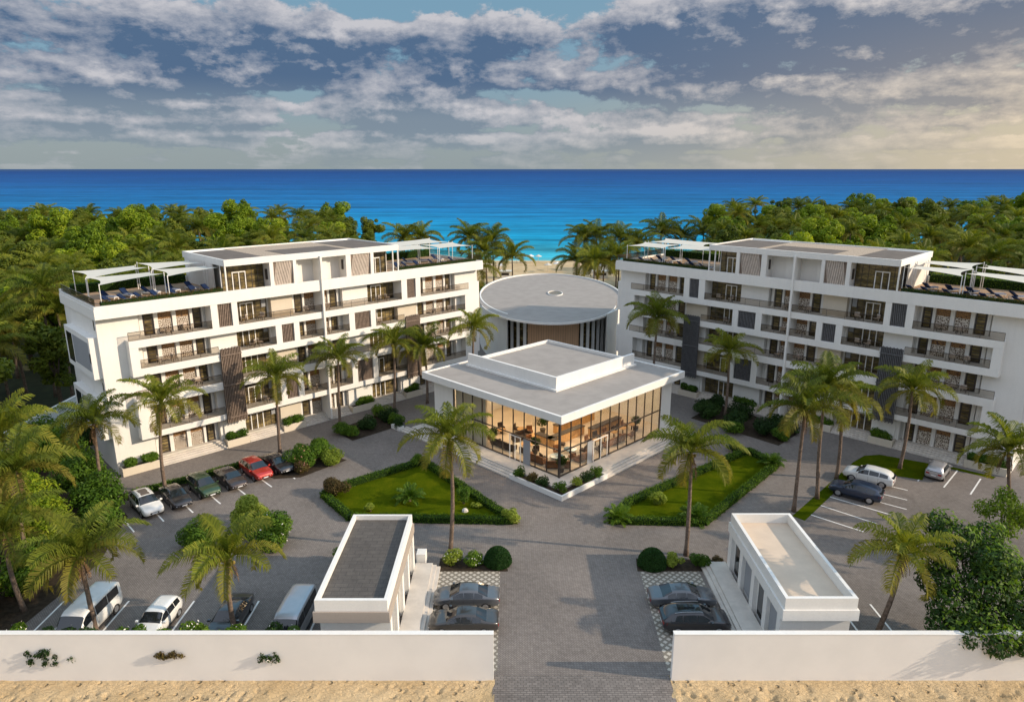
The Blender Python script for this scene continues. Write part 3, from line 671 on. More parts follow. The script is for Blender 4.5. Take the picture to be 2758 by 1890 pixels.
for fr, nm in ((LB, 'left'), (RB, 'right')):
    g = 'cream shade sails on the %s building' % nm
    for (s0, s1, d0, d1, z0, z1), ll in ((((0.7, 6.9, -0.6, -4.8, 20.1, 20.4)), 'front outer'), ((0.7, 6.9, -5.2, -10.0, 20.2, 20.6), 'rear outer'), ((7.1, 12.7, -0.6, -4.8, 20.3, 20.5), 'front inner'), ((7.1, 12.7, -5.2, -10.0, 20.5, 20.6), 'rear inner')):
        sail(fr, [(s0, d0, z0 - .1), (s1, d0 - .3, z1 + .1), (s1, d1, z1 - .15), (s0, d1, z0 + .2)], 'cream shade sail, %s of the four over the wide terrace of the %s building' % (ll, nm), g)
    for (s0, s1, d0, d1, z0, z1), ll in (((36.2, 43.0, -0.7, -5.2, 20.5, 20.3), 'front sail beside the penthouse'), ((43.3, 49.4, -0.7, -5.2, 20.3, 20.2), 'front sail at the seaward tip'), ((40, 49.2, -5.8, -10.5, 20.4, 20.4), 'rear sail')):
        sail(fr, [(s0, d0, z0), (s1, d0, z1), (s1, d1, z1 + .2), (s0, d1, z0 + .1)], 'cream canopy, %s, %s building' % (ll, nm), g)
def lounger_proto():
    r = empty('sun_lounger', (0, 0, 0), 0, 'x', 'sun lounger')
    MB().box(-.95, .95, -.33, .33, .22, .28).box(-.9, -.84, -.3, -.24, 0, .22).box(-.9, -.84, .24, .3, 0, .22).box(.84, .9, -.3, -.24, 0, .22).box(.84, .9, .24, .3, 0, .22).build('frame', M['wframe'], r)
    MB().box(-.35, .93, -.31, .31, .282, .38).build('seat_cushion', M['bluewhite'], r, bevel=.03)
    m = MB(); m.v = [(-.36, -.31, .30), (-.36, .31, .30), (-1.0, .31, .78), (-1.0, -.31, .78), (-.28, -.31, .39), (-.28, .31, .39), (-.93, .31, .88), (-.93, -.31, .88)]
    for f in ((0, 3, 2, 1), (4, 5, 6, 7), (0, 1, 5, 4), (1, 2, 6, 5), (2, 3, 7, 6), (3, 0, 4, 7)): m.f.append(f); m.m.append(0)
    m.build('backrest', M['blue'], r)
    return r
rng = random.Random(5)
for nm, fr, a0 in (('left', LB, ANG), ('right', RB, PI - ANG)):
    for part, spots in (('wide terrace', [(1.9, -1.9), (3.4, -2.0), (4.9, -1.9), (6.6, -2.1), (8.2, -2.0), (10.2, -2.1), (11.8, -2.1), (2.6, -5.3), (4.6, -5.4), (6.8, -5.3), (9.0, -5.4), (11.0, -5.2)]),
                        ('sea end terrace', [(37.6, -2.3), (39.3, -2.4), (41, -2.2), (43.6, -2.4), (45.4, -2.4), (47.3, -2.2), (42.0, -6.0), (44.5, -6.2), (47.0, -6.0)])):
        lab = 'blue cushioned lounger under the sails on the %s of the %s building' % (part, nm)
        pr = None
        for s, dd in spots:
            p = fr(s + rng.uniform(-.15, .15), dd, 17.762); rz = a0 - PI / 2 + rng.uniform(-.35, .35) + (0.5 if nm == 'left' else -0.5)
            if pr is None: pr = lounger_proto(); pr.location = p; pr.rotation_euler = (0, 0, rz); pr['label'] = lab; pr['group'] = lab + 's'
            else: copy_tree(pr, p, rz)

# ================================================================== round hall
def ell(cx, cy, a, b, n=72, t0=0, t1=2 * PI): return [(cx + a * math.cos(t0 + (t1 - t0) * i / n), cy + b * math.sin(t0 + (t1 - t0) * i / n)) for i in range(n if t1 - t0 > 6.28 else n + 1)]
hx, hy = 7.2, 127.5
hall = empty('round_hall', (hx, hy, 0), 0, 'oval white hall with a flat grey roof, skylight and timber front, between the two buildings', 'building')
# side/back wall
def ringwall(mb, a, b, th, z0, z1, t0, t1, n=60, m=0, cx=0, cy=0):
    for i in range(n):
        u0 = t0 + (t1 - t0) * i / n; u1 = t0 + (t1 - t0) * (i + 1) / n
        P = lambda r, u, z: (cx + (a + r) * math.cos(u), cy + (b + r) * math.sin(u), z)
        mb.quad(P(0, u0, z0), P(0, u1, z0), P(0, u1, z1), P(0, u0, z1), m=m); mb.quad(P(-th, u0, z0), P(-th, u0, z1), P(-th, u1, z1), P(-th, u1, z0), m=m)
        mb.quad(P(0, u0, z1), P(0, u1, z1), P(-th, u1, z1), P(-th, u0, z1), m=m)
        if i == 0: mb.quad(P(0, u0, z0), P(0, u0, z1), P(-th, u0, z1), P(-th, u0, z0), m=m)
        if i == n - 1: mb.quad(P(0, u1, z0), P(-th, u1, z0), P(-th, u1, z1), P(0, u1, z1), m=m)
w = MB(); ringwall(w, 13.2, 24.6, .26, 0, 8.75, -0.92, PI + 0.92, 90); w.build('curved_wall', M['white'], hall)
rp = MB(); rp.prism(ell(0, 0, 12.93, 24.33), 8.1, 8.5); ro = rp.build('roof', M['roofgrey'], hall)
sk = MB(); ringwall(sk, 1.4, 2.45, .12, 8.5, 8.86, 0, 2 * PI, 30, 0, .8, -.9); sk.build('skylight_kerb', M['white'], ro)
MB().prism(ell(.8, -.9, 1.26, 2.36, 24), 8.502, 8.76).build('skylight', M['wglass'], ro)
cp = MB(); cp.prism(ell(-1.0, -5.5, 12.0, 20.6, 72), 8.505, 8.70); co = cp.build('canopy', M['roofgrey'], hall)
ce = MB(); ringwall(ce, 12.08, 20.68, .12, 8.40, 8.73, PI + .35, 2 * PI - .35, 60, 0, -1.0, -5.5); ce.build('canopy_edge', M['white'], co)
# front: recessed arc with timber centre, glass and white fins
t0, t1 = PI + .62, 2 * PI - .50
def arc(u, r=0, cy=0): return ((11.6 + r) * math.cos(u) - .6, (21.2 + r) * math.sin(u))
def arcwall(ua, ub, z0, z1, r, n=12):
    mb = MB()
    for i in range(n):
        a = ua + (ub - ua) * i / n; b = ua + (ub - ua) * (i + 1) / n
        p, q = arc(a, r), arc(b, r); mb.quad((*p, z0), (*q, z0), (*q, z1), (*p, z1))
    return mb
arcwall(t0 - .5, t1 + .5, 0, 8.3, -.35, 30).build('inner_wall', M['white'], hall)
arcwall(t0, t1, 0.2, 8.1, -.2, 24).build('dark_glazing', M['wglass'], hall)
um = -PI / 2 + 2 * PI
arcwall(um - .36, um + .36, 0, 8.2, -.02, 16).build('timber_front', M['clad'], hall)
for k in list(range(-9, -3)) + list(range(4, 10)):
    u = um + k * 0.1 ; x, yy = arc(u, .1); c, s = math.cos(u), math.sin(u)
    MB().prism([(x - .24, yy - .35), (x + .24, yy - .35), (x + .24, yy + .35), (x - .24, yy + .35)], 0, 8.25).build('fin', M['white'], hall)

# ================================================================== glass pavilion
PF = (4.8, 63.2, 0)
pav = empty('glass_pavilion', PF, PI / 4, 'square glass pavilion with a stepped flat grey roof and warmly lit interior, in the courtyard', 'building')
# local: x to the back right (a), y to the back left (b)
mb = MB().box(-.0, 22.3, 0, 21.9, 6.98, 7.62); r0 = mb.build('lower_roof', M['white'], pav)
e = .28; MB().box(0, 22.3, 0, e, 7.622, 7.78).box(0, 22.3, 21.9 - e, 21.9, 7.622, 7.78).box(0, e, e + .002, 21.898 - e, 7.622, 7.78).box(22.3 - e, 22.3, e + .002, 21.898 - e, 7.622, 7.78).build('roof_edge', M['white'], r0)
MB().box(e + .01, 22.29 - e, e + .01, 21.89 - e, 7.622, 7.66).build('roof_surface', M['roofgrey'], r0)
# upper block: front corner at (6.1,6.1)
q0, q1 = 6.05, 18.5
ub = MB().box(q0 + .3, q1, q0 + .3, q1, 7.66, 8.7); u0 = ub.build('upper_roof', M['white'], pav)
MB().box(q0, q1 + 2.0, q0, q0 + .3, 7.66, 9.15).box(q0, q0 + .3, q0 + .302, q1 + 2.0, 7.66, 9.15).build('parapet_wing', M['white'], u0)
MB().box(q0 - .35, q1 + 2.0, q0 - .35, q0 - .003, 7.66, 7.86).box(q0 - .35, q0 - .003, q0 - .001, q1 + 2.0, 7.66, 7.86).build('flashing', M['white'], u0)
MB().box(q0 + .302, q1, q1 - .22, q1, 8.702, 9.1).box(q1 - .22, q1, q0 + .302, q1 - .222, 8.702, 9.1).build('parapet', M['white'], u0)
MB().box(q0 + .31, q1 - .23, q0 + .31, q1 - .23, 8.702, 8.74).build('roof_surface', M['roofgrey'], u0)
# walls
gi = 1.25
MB().box(19.5, 21.6, gi, gi + .35, .5, 7.148).box(21.25, 21.6, gi + .352, 21.2, .5, 7.148).box(gi, gi + .35, 17.8, 21.2, .5, 7.148).box(gi + .352, 21.248, 20.85, 21.2, .5, 7.148).build('solid_wall', M['white'], pav)
MB().box(21.602, 21.62, 1.9, 2.7, 1.5, 3.4).build('side_window', M['wglass'], pav)
MB().box(gi, 21.6, gi, 21.2, .3, .6).build('floor', M['tile'], pav)
MB().box(gi + .4, 21.2, gi + .4, 20.8, 6.90, 6.975).build('ceiling', M['white'], pav)
gw = MB().box(gi + .12, 19.5, gi + .05, gi + .07, .6, 7.1); g1 = gw.build('glass_front', M['glass'], pav)
fr = MB(); n = 11
for i in range(n + 1): x = gi + .15 + (19.4 - gi - .15) * i / n; fr.box(x - .035, x + .035, gi, gi + .12, .6, 7.1)
fr.box(gi + .1, 19.5, gi + .001, gi + .119, 3.25, 3.35).box(gi + .1, 19.5, gi - .003, gi + .123, .6, .72); fr.build('glazing_bars', M['frame'], g1)
fd = MB()
for x in (6.7, 7.95, 9.1): fd.box(x, x + .09, gi - .06, gi - .006, .6, 3.1)
fd.box(6.79, 7.95, gi - .06, gi - .006, 3.0, 3.1).box(8.04, 9.1, gi - .06, gi - .006, 3.0, 3.1); fd.build('white_door_frame', M['wframe'], g1)
MB().box(5.7, 6.55, gi - .055, gi - .006, .62, 3.2).build('grey_door', M['panelgrey'], g1)
gw = MB().box(gi + .05, gi + .07, gi + .12, 17.8, .6, 7.1); g2 = gw.build('glass_front', M['glass'], pav)
fr = MB(); n = 10
for i in range(n + 1): x = gi + .15 + (17.7 - gi - .15) * i / n; fr.box(gi, gi + .12, x - .035, x + .035, .6, 7.1)
fr.box(gi + .001, gi + .119, gi + .1, 17.8, 3.45, 3.55).box(gi - .003, gi + .123, gi + .1, 17.8, .6, .72); fr.build('glazing_bars', M['frame'], g2)
fd = MB()
for x in (6.7, 7.5, 8.3): fd.box(gi - .06, gi - .006, x, x + .09, .6, 3.4)
fd.box(gi - .06, gi - .006, 6.79, 7.5, 3.3, 3.4).box(gi - .06, gi - .006, 7.59, 8.3, 3.3, 3.4); fd.build('white_door_frame', M['wframe'], g2)
MB().box(gi - .055, gi - .006, 5.3, 6.3, .62, 3.4).build('grey_door', M['panelgrey'], g2)
MB().box(gi - .05, gi + .16, gi - .05, gi + .16, .55, 7.14).build('corner_post', M['frame'], pav)
for i in range(4):
    for j in range(4):
        x = 3.6 + i * 4.7; yy = 3.6 + j * 4.6
        MB().box(x - .55, x + .55, yy - .55, yy + .55, 6.84, 6.895).build('ceiling_light', M['glow'], pav)
# inner partition walls in warm timber, with a mezzanine edge
MB().box(gi + .4, 1.9, 12.6, 17.7, .6, 6.89).build('timber_partition', M['cream'], pav)
MB().box(10.0, 21.2, 13.0, 13.25, .6, 6.89).build('timber_partition', M['cream'], pav)
MB().box(13.0, 13.25, 13.3, 20.8, .6, 6.89).build('timber_partition', M['cream'], pav)
# podium with steps and corner planter
pod = MB().box(-.6, 23.0, -.6, 1.249, 0, .55).box(-.6, 1.249, 1.251, 23.5, 0, .55)
for i in range(3):
    dd = 1.6 - i * .36; z = .13 * (i + 1)
    pod.box(5.6, 23.0, -dd, -.603, 0.0 if i == 0 else z - .128, z); pod.box(-dd, -.603, 5.6, 24.5, 0.0 if i == 0 else z - .128, z)
pod.build('podium', M['stone'], pav)
pl = MB().box(-1.62, 5.59, -1.62, -1.40, 0, .5).box(-1.62, -1.40, -1.398, 5.59, 0, .5).box(5.4, 5.59, -1.398, -.62, 0, .5).box(-1.398, -.62, 5.4, 5.59, 0, .5)
pl.box(-1.398, 5.398, -1.398, -.602, .0, .40, 1).box(-1.398, -.602, -.6, 5.398, 0, .40, 1)
pl.build('corner_planter', [M['white'], M['soil']], pav)
MB().box(-1.75, -1.0, 24.55, 26.2, 0, .5).build('end_kerb', M['white'], pav)
def PV(a, b, z=0.6): q = math.sqrt(.5); return Vector((PF[0] + q * (a - b), PF[1] + q * (a + b), z))

# ================================================================== gate houses
def gatehouse(org, label, roofm, bandm, sgn, rz_):
    r = empty('gatehouse', org, 0, label, 'building'); x0, x1 = 0.2, 4.4; y1 = 11.2
    MB().box(x0, x1, .25, y1 - .25, 0, 4.0).build('wall', M['white'], r)
    MB().box(-.12, 4.72, -.12, y1 + .1, 3.25, 4.0).build('band', bandm, r)
    MB().box(0, 4.6, 0, y1, 4.002, rz_).build('roof_slab', M['white'], r)
    MB().box(0, 4.6, 0, .24, rz_ + .002, 4.8).box(0, 4.6, y1 - .24, y1, rz_ + .002, 4.8).box(0, .24, .242, y1 - .242, rz_ + .002, 4.8).box(4.36, 4.6, .242, y1 - .242, rz_ + .002, 4.8).build('parapet', M['white'], r)
    MB().box(.25, 4.35, .25, y1 - .25, rz_ + .002, rz_ + .03).build('roof_surface', roofm, r)
    # inner long face: piers, panels, doors
    xf = x1 if sgn > 0 else x0
    def fbx(mb, d0, d1, a, b, z0, z1): lo, hi = sorted((xf + sgn * d0, xf + sgn * d1)); return mb.box(lo, hi, a, b, z0, z1)
    for a, b in ((.25, .8), (2.6, 3.2), (5.1, 5.7), (7.7, 8.3), (10.3, 10.95)): fbx(MB(), .002, .30, a, b, 0, 3.249).build('pier', M['white'], r)
    for k, (a, b) in enumerate(((.9, 2.5), (3.3, 5.0), (5.8, 7.6), (8.4, 10.2))):
        if k % 2 == 0: fbx(MB(), .004, .06, a + .45, b, .45, 3.2).build('grey_infill', M['panelgrey'], r)
        w = fbx(MB(), .004, .07, a if k % 2 == 0 else a + .3, a + .4 if k % 2 == 0 else b - .3, .45, 3.1).build('window', M['carglass'], r)
    st = MB()
    for i in range(3): fbx(st, .31, 2.3 - i * .3, -.4, y1 + .1, .15 * i + (.002 if i else 0), .15 * (i + 1))
    st.build('steps', M['stone'], r)
    if sgn > 0: MB().box(4.75, 5.5, y1 + .3, y1 + 1.2, 0, 1.1).build('bench_block', M['white'], r, bevel=.02)
    return r
gatehouse((-12.45, 38.1, 0), 'small white gatehouse with a dark tiled roof, left of the driveway', M['rooftile'], M['taupe'], 1, 4.42)
gatehouse((17.3, 38.3, 0), 'small white gatehouse with a beige roof behind a tall parapet, right of the driveway', M['roofbeige'], M['white'], -1, 4.05)
# ================================================================== vegetation
NR = np.random.default_rng(11)
def frond_mesh(specs, rng, width=0.085, nleaf=34):
    """specs: (azimuth, start elevation, bend, length, age). returns leaflet quads, ages, rachis MB"""
    V = []; A = []; rb = MB()
    for az, e0, bend, Lf, age in specs:
        n = 12; pts = []; p = Vector((0, 0, 0)); a = e0; dirs = []
        ca, sa = math.cos(az), math.sin(az); twist = rng.uniform(-.25, .25)
        for k in range(n + 1):
            pts.append(p.copy()); a = e0 - bend * (k / n) ** 1.25
            az2 = az + twist * k / n
            dv = Vector((math.cos(az2) * math.cos(a), math.sin(az2) * math.cos(a), math.sin(a))); dirs.append(dv)
            p = p + dv * (Lf / n)
        rb.tube(pts, [0.045 * (1 - .85 * k / n) + .006 for k in range(n + 1)], 4, cap=False)
        side = Vector((-sa, ca, 0)); roll = rng.uniform(-.35, .35)
        for i in range(nleaf):
            t = 0.10 + 0.88 * (i + rng.random() * .6) / nleaf
            kk = min(n - 1, int(t * n)); ft = t * n - kk
            base = pts[kk].lerp(pts[kk + 1], ft); f = dirs[kk]; up = side.cross(f).normalized()
            if up.z < 0: up = -up
            ll = Lf * 0.29 * (math.sin(PI * min(1, t * 0.88 + 0.10)) ** .7) * rng.uniform(.8, 1.12) + .08
            for sg in (-1, 1):
                s2 = (side * sg * math.cos(.45 + roll * sg) + up * math.sin(.45 + roll * sg)).normalized()
                d0 = (s2 * .80 + f * rng.uniform(.45, .75) + up * rng.uniform(-.05, .25)).normalized()
                d1 = (d0 + Vector((0, 0, -1)) * rng.uniform(.9, 1.7)).normalized()
                m1 = base + d0 * ll * .5; m2 = m1 + d1 * ll * .5
                wv = f * width * rng.uniform(.8, 1.2)
                V += [base - wv * .4, base + wv * .4, m1 + wv * .6, m1 - wv * .6, m1 - wv * .6, m1 + wv * .6, m2 + wv * .08, m2 - wv * .08]
                ag = max(0, min(1, age + rng.uniform(-.06, .06) + max(0, t - .8) * .6)); A += [ag] * 8
    return V, A, rb
def palm_variant(seed, nf=19, Lf=4.15, nleaf=54, width=.060, skirt=True):
    rng = random.Random(seed); specs = []
    for k in range(nf):
        az = k * 2.39996 + rng.uniform(-.25, .25); q = (k + .5) / nf
        e0 = R_(80) - q * R_(82) + rng.uniform(-.16, .16); bend = R_(58) + q * R_(62) + rng.uniform(-.2, .2)
        specs.append((az, e0, bend, Lf * rng.uniform(.85, 1.08) * (0.86 + .2 * math.sin(PI * q)), max(0, (q - .45)) * .8 + rng.uniform(0, .14)))
    V, A, rb = frond_mesh(specs, rng, width, nleaf)
    sk = []
    for k in range(9):
        az = rng.uniform(0, 6.28); l = rng.uniform(1.2, 2.4)
        sk.append((az, R_(-35) + rng.uniform(-.2, .2), R_(52), l, 0))
    VS, _, rs = frond_mesh(sk, rng, width, 16)
    return dict(V=np.array([tuple(v) for v in V]), A=A, rb=rb, VS=np.array([tuple(v) for v in VS]) * np.array([.45, .45, 1]), rs=rs)
PALMV = []
for sd in range(5):
    pv = palm_variant(100 + sd, nf=17 + sd % 3)
    c = npmesh('fronds', pv['V'], 4, M['palm'], attr=pv['A']); rr = pv['rb'].build('frond_ribs', M['palm'])
    s = npmesh('dead_fronds', pv['VS'], 4, M['skirt'])
    PALMV.append((c.data, rr.data, s.data))
    for o in (c, rr, s): bpy.data.objects.remove(o)
def mkobj(name, data, parent, loc=(0, 0, 0), rz=0, sc_=1.0):
    o = bpy.data.objects.new(name, data); COL.objects.link(o); o.parent = parent; o.location = loc; o.rotation_euler = (0, 0, rz)
    o.scale = (sc_,) * 3; return o
def palm(x, y, h, label, group=None, lean=(0, 0), s=1.0, var=0, rot=0.0, skirt=True, name='coconut_palm', z0=0.0, rad=.17):
    r = empty(name, (x, y, z0), 0, label, 'palm tree', group); rng = random.Random(int(x * 97 + y * 31))
    n = 12; pts = []; b1 = rng.uniform(-.25, .25); b2 = rng.uniform(-.2, .2)
    for k in range(n + 1):
        t = k / n; w = math.sin(PI * t)
        pts.append((lean[0] * t ** 1.4 + b1 * w, lean[1] * t ** 1.4 + b2 * w, h * t - .1 * (k == 0)))
    MB().tube(pts, [rad * (1.45 - .35 * min(1, k)) * (1 - .38 * k / n) * (1 + .05 * (k % 2)) for k in range(n + 1)], 9).build('trunk', M['bark'], r, smooth=True)
    v = PALMV[var % 5]; top = Vector(pts[-1])
    c = mkobj('crown', v[0], r, top, rot, s); mkobj('ribs', v[1], c)
    if skirt:
        mkobj('dead_fronds', v[2], r, top - Vector((0, 0, .25)), rot, s)
        m = MB()
        for q in range(5):
            a = q * 1.26 + rot; cx, cy, cz = top.x + .28 * math.cos(a), top.y + .28 * math.sin(a), top.z - .28 - .06 * (q % 2)
            m.tube([(cx, cy, cz - .14), (cx, cy, cz - .07), (cx, cy, cz + .05), (cx, cy, cz + .14)], [.05, .13, .12, .04], 7)
        m.build('coconuts', M['coconut'], r, smooth=True)
    return r
# foreground palms: x, y, crown height, lean, scale, variant, rot, label, skirt
PL = [(-34.4, 63.0, 9.2, (.75, 0), 1.10, 0, .3, 'coconut palm in the hedge strip behind the black car beside the white car', 1),
      (-39.4, 60.7, 8.1, (.35, 0), 1.06, 1, 1.2, 'coconut palm at the near corner of the left building, by its end planter', 1),
      (-26.2, 72.7, 8.7, (.25, 0), 1.05, 2, 2.2, 'coconut palm rising behind the big rounded flowering shrubs beside the parking row', 0),
      (-21.5, 81.4, 8.6, (.3, 0), 1.05, 3, .9, 'coconut palm at the near end of the dark planting bed by the left building steps', 0),
      (-15.5, 86.3, 9.3, (.3, 0), 1.0, 4, 2.8, 'coconut palm at the far end of the bed beside the left building', 1),
      (-11.6, 89.8, 7.8, (-.2, 0), 1.15, 0, 4.0, 'coconut palm before the second tall brown screen of the left building', 0),
      (-5.2, 91.5, 10.0, (0, 0), 1.10, 1, 5.0, 'coconut palm between the left building end and the round hall', 0),
      (-5.15, 51.6, 10.2, (.15, 0), 1.08, 2, 5.6, 'tall coconut palm over the lawn left of the driveway, among yellow-green bushes', 1),
      (14.45, 51.3, 9.2, (-.15, 0), 1.15, 3, 3.6, 'tall coconut palm right of the driveway, next to the dark clipped dome', 1),
      (26.4, 58.9, 10.0, (0, 0), 1.22, 4, .2, 'leftmost coconut palm of the verge row, just behind the beige roofed gatehouse', 1),
      (29.7, 61.5, 11.2, (-.4, 0), 1.18, 0, 1.5, 'middle coconut palm of the grass verge row, by the navy car', 0),
      (33.6, 66.0, 8.6, (-.6, 0), 1.15, 1, 2.4, 'coconut palm at the far end of the verge row, by the white car', 0),
      (41.5, 68.5, 8.7, (.1, 0), 1.10, 2, .5, 'coconut palm standing on the small lawn beside the shaded building', 0),
      (27.6, 84.6, 8.6, (-.1, 0), 1.05, 3, 1.9, 'coconut palm rising from the dark shrubs before the right building', 1),
      (19.6, 91.0, 11.6, (0, 0), 1.25, 4, 3.3, 'tall coconut palm in shade beside the pavilion, against the right building end', 0),
      (25.0, 41.0, 6.3, (1.0, 0), 1.0, 1, 4.4, 'coconut palm behind the front wall, right of the beige roofed gatehouse', 1),
      (44.4, 55.6, 7.4, (-1.4, .2), 1.1, 2, 3.0, 'leaning coconut palm at the right edge, before the shaded building corner', 1),
      (44.6, 49.5, 8.4, (0, 0), 1.05, 3, 2.2, 'coconut palm cut by the right edge, above the dark broadleaf tree', 0),
      (-28.6, 41.1, 6.1, (-.2, 0), 1.12, 4, .5, 'coconut palm over the white minibus behind the front wall', 1),
      (-19.0, 41.1, 5.9, (.1, 0), 1.05, 0, 2.9, 'coconut palm between the small white car and the second minibus', 1),
      (-38.5, 49.0, 8.6, (.4, 0), 1.20, 1, 1.9, 'yellow-green coconut palm in the thicket left of the white car', 1),
      (-42.2, 53.5, 9.8, (0, 0), 1.25, 2, .7, 'coconut palm cut by the left edge of the photo, high in the thicket', 1),
      (-35.4, 43.8, 6.4, (-.3, 0), 1.15, 3, 3.9, 'coconut palm low at the left edge above the front hedge', 1),
      (-56.5, 64.0, 9.0, (0, 0), 1.2, 4, 1.1, 'coconut palm at the left edge in front of the dark wood', 0),
      (-64.3, 92.7, 14.6, (.6, 0), 1.45, 0, 2.2, 'tall coconut palm at the edge of the wood behind the left building', 1),
      (-70.5, 90.0, 9.6, (.4, 0), 1.4, 2, .4, 'shorter coconut palm in the dark wood edge, left of the tall one', 0)]
for x, y, h, ln, s, v, ro, lb, sk_ in PL: palm(x, y, h, lb, 'coconut palms around the courtyard', ln, s * .95, v, ro, bool(sk_))
# beach palms
for i, (x, y, h, lb) in enumerate([(-29.2, 185, 13.0, 'beach palm over the left roof, left one of the pair before the sea'), (-23.8, 186, 13.3, 'beach palm over the left roof, right one of the pair before the sea'),
        (-12.1, 184, 13.6, 'single beach palm behind the sail canopy at the end of the left building'), (-4.9, 183, 12.9, 'tallest beach palm of the three left of the round hall'),
        (-6.6, 179, 10.4, 'middle beach palm of the three left of the round hall'), (-0.2, 180, 8.9, 'shortest beach palm of the three, standing free at the left of the beach gap'),
        (16.6, 182, 7.7, 'short spreading beach palm at the right of the beach gap'), (19.6, 186, 13.0, 'tall beach palm, left one of the two rising together behind the hall'),
        (23.1, 187, 13.6, 'tall beach palm, right one of the two rising together behind the hall'), (23.9, 178, 7.8, 'low yellowish beach palm below the two tall ones'),
        (28.6, 185, 13.0, 'slim beach palm standing alone left of the right roof'), (33.4, 184, 11.6, 'beach palm just over the left end of the right roof terrace'),
        (40.2, 188, 14.7, 'wide beach palm above the sails of the right building'), (46.5, 190, 13.2, 'small beach palm behind the right roof sails'), (52.5, 189, 14.6, 'slim beach palm next to the right wood'), (-9.4, 172, 7.4, 'low beach palm filling under the three left of the hall'), (20.6, 171, 9.0, 'beach palm just behind the right shoulder of the hall roof'), (26.3, 174, 9.8, 'beach palm between the yellowish and the slim one')]):
    palm(x, y, h - .3, lb, 'palms along the beach', (random.Random(i).uniform(-.9, .9), 0), 1.75, i, i * 1.7, False, rad=.2, z0=-.1)

# broadleaf foliage
def leafcloud(blobs, n, size, rng, up=0.35, inner=.55, asp=.7):
    B = np.array(blobs, dtype=float); wts = B[:, 3] ** 2; wts /= wts.sum()
    k = rng.choice(len(B), n, p=wts); d = rng.normal(size=(n, 3)); d /= np.linalg.norm(d, axis=1)[:, None]
    rad = B[k, 3] * (inner + (1.08 - inner) * rng.random(n) ** .5)
    c = B[k, :3] + d * rad[:, None] * np.array([1, 1, .85])
    nrm = d + rng.normal(size=(n, 3)) * .55 + np.array([0, 0, up]); nrm /= np.linalg.norm(nrm, axis=1)[:, None]
    t = np.cross(nrm, rng.normal(size=(n, 3))); t /= np.linalg.norm(t, axis=1)[:, None]; b = np.cross(nrm, t)
    s = size * rng.uniform(.6, 1.25, n)[:, None]
    V = np.empty((n, 4, 3)); V[:, 0] = c - t * s; V[:, 1] = c - b * s * asp * .6 ; V[:, 2] = c + t * s; V[:, 3] = c + b * s * asp * .6
    return V.reshape(-1, 3)
def blobset(rng, n, rx, ry, rz, zc, r0, r1, shell=.75):
    out = []
    for _ in range(n):
        d = rng.normal(size=3); d /= np.linalg.norm(d); q = shell * rng.random() ** .4
        out.append((d[0] * rx * q, d[1] * ry * q, zc + d[2] * rz * q, rng.uniform(r0, r1)))
    return out
TREEV = []
for k in range(4):
    bl = blobset(NR, 30, 3.6, 3.6, 4.2 + .6 * (k % 3), 8.8, .5, 1.55, 1.08)
    o = npmesh('crown', leafcloud(bl, 7000, .30, NR), 4, M['leafD' if k == 3 else 'leafA'])
    tb = MB(); tb.tube([(0, 0, -.4), (.1, 0, 3), (0, .1, 6)], [.32, .24, .16], 7)
    for b in bl[:8]: tb.tube([(0, 0, 4 + .2 * (hash(b[0]) % 5)), (b[0] * .5, b[1] * .5, (5 + b[2]) / 2), (b[0], b[1], b[2])], [.13, .09, .04], 5)
    tr = tb.build('trunk', M['treebark'])
    TREEV.append((o.data, tr.data)); bpy.data.objects.remove(o); bpy.data.objects.remove(tr)
def wood(side, nb, npm):
    rng = random.Random(21 + side); pts = []; tries = 0
    nm = 'left' if side < 0 else 'right'
    while len(pts) < nb + npm and tries < 60000:
        tries += 1
        y = 62 + 174 * rng.random() ** .8
        x = side * rng.uniform(26, 205)
        ax = abs(x); lim = .80 * y + 12
        if ax > lim: continue
        if side < 0:
            if x > -0.215 * y + 3 - (8 if y < 215 else 0): continue
            if y < 112 and x > -58.5 - (0 if y > 90 else (90 - y) * .05): continue   # outside the side wall
            if 100 <= y < 112 and x > -56: continue
        else:
            if x < .275 * y + (4 if y > 160 else 9): continue
            if y < 128: continue
        if math.hypot(ax - 30, y - 95) < 28: continue
        dmin = 5.2 + 2.6 * (y - 60) / 170
        if any((x - a) ** 2 + (y - b) ** 2 < dmin * dmin for a, b, _ in pts): continue
        pts.append((x, y, rng.random()))
    rng.shuffle(pts)
    for i, (x, y, q) in enumerate(pts):
        z = hill(x, y, side) - .1
        if i % 2 == 0:
            palm(x, y, rng.uniform(9.5, 12.8), 'coconut palm rising among the trees of the wood behind the %s building' % nm, 'wood palms behind the %s building' % nm,
                 (rng.uniform(-1, 1), rng.uniform(-1, 1)), rng.uniform(1.15, 1.45), i, rng.uniform(0, 6), False, z0=z, rad=.2)
        else:
            r = empty('broadleaf_tree', (x, y, z), rng.uniform(0, 6.28), 'bushy green broadleaf tree in the wood behind the %s building' % nm, 'tree', 'broadleaf trees of the %s wood' % nm)
            s = rng.uniform(.85, 1.2); r.scale = (s * 1.12, s * 1.12, s * rng.uniform(.85, 1.22))
            v = TREEV[i % 4]; mkobj('crown', v[0], r); mkobj('trunk', v[1], r)
    return len(pts)
print('trees', wood(-1, 170, 100), wood(1, 150, 95))

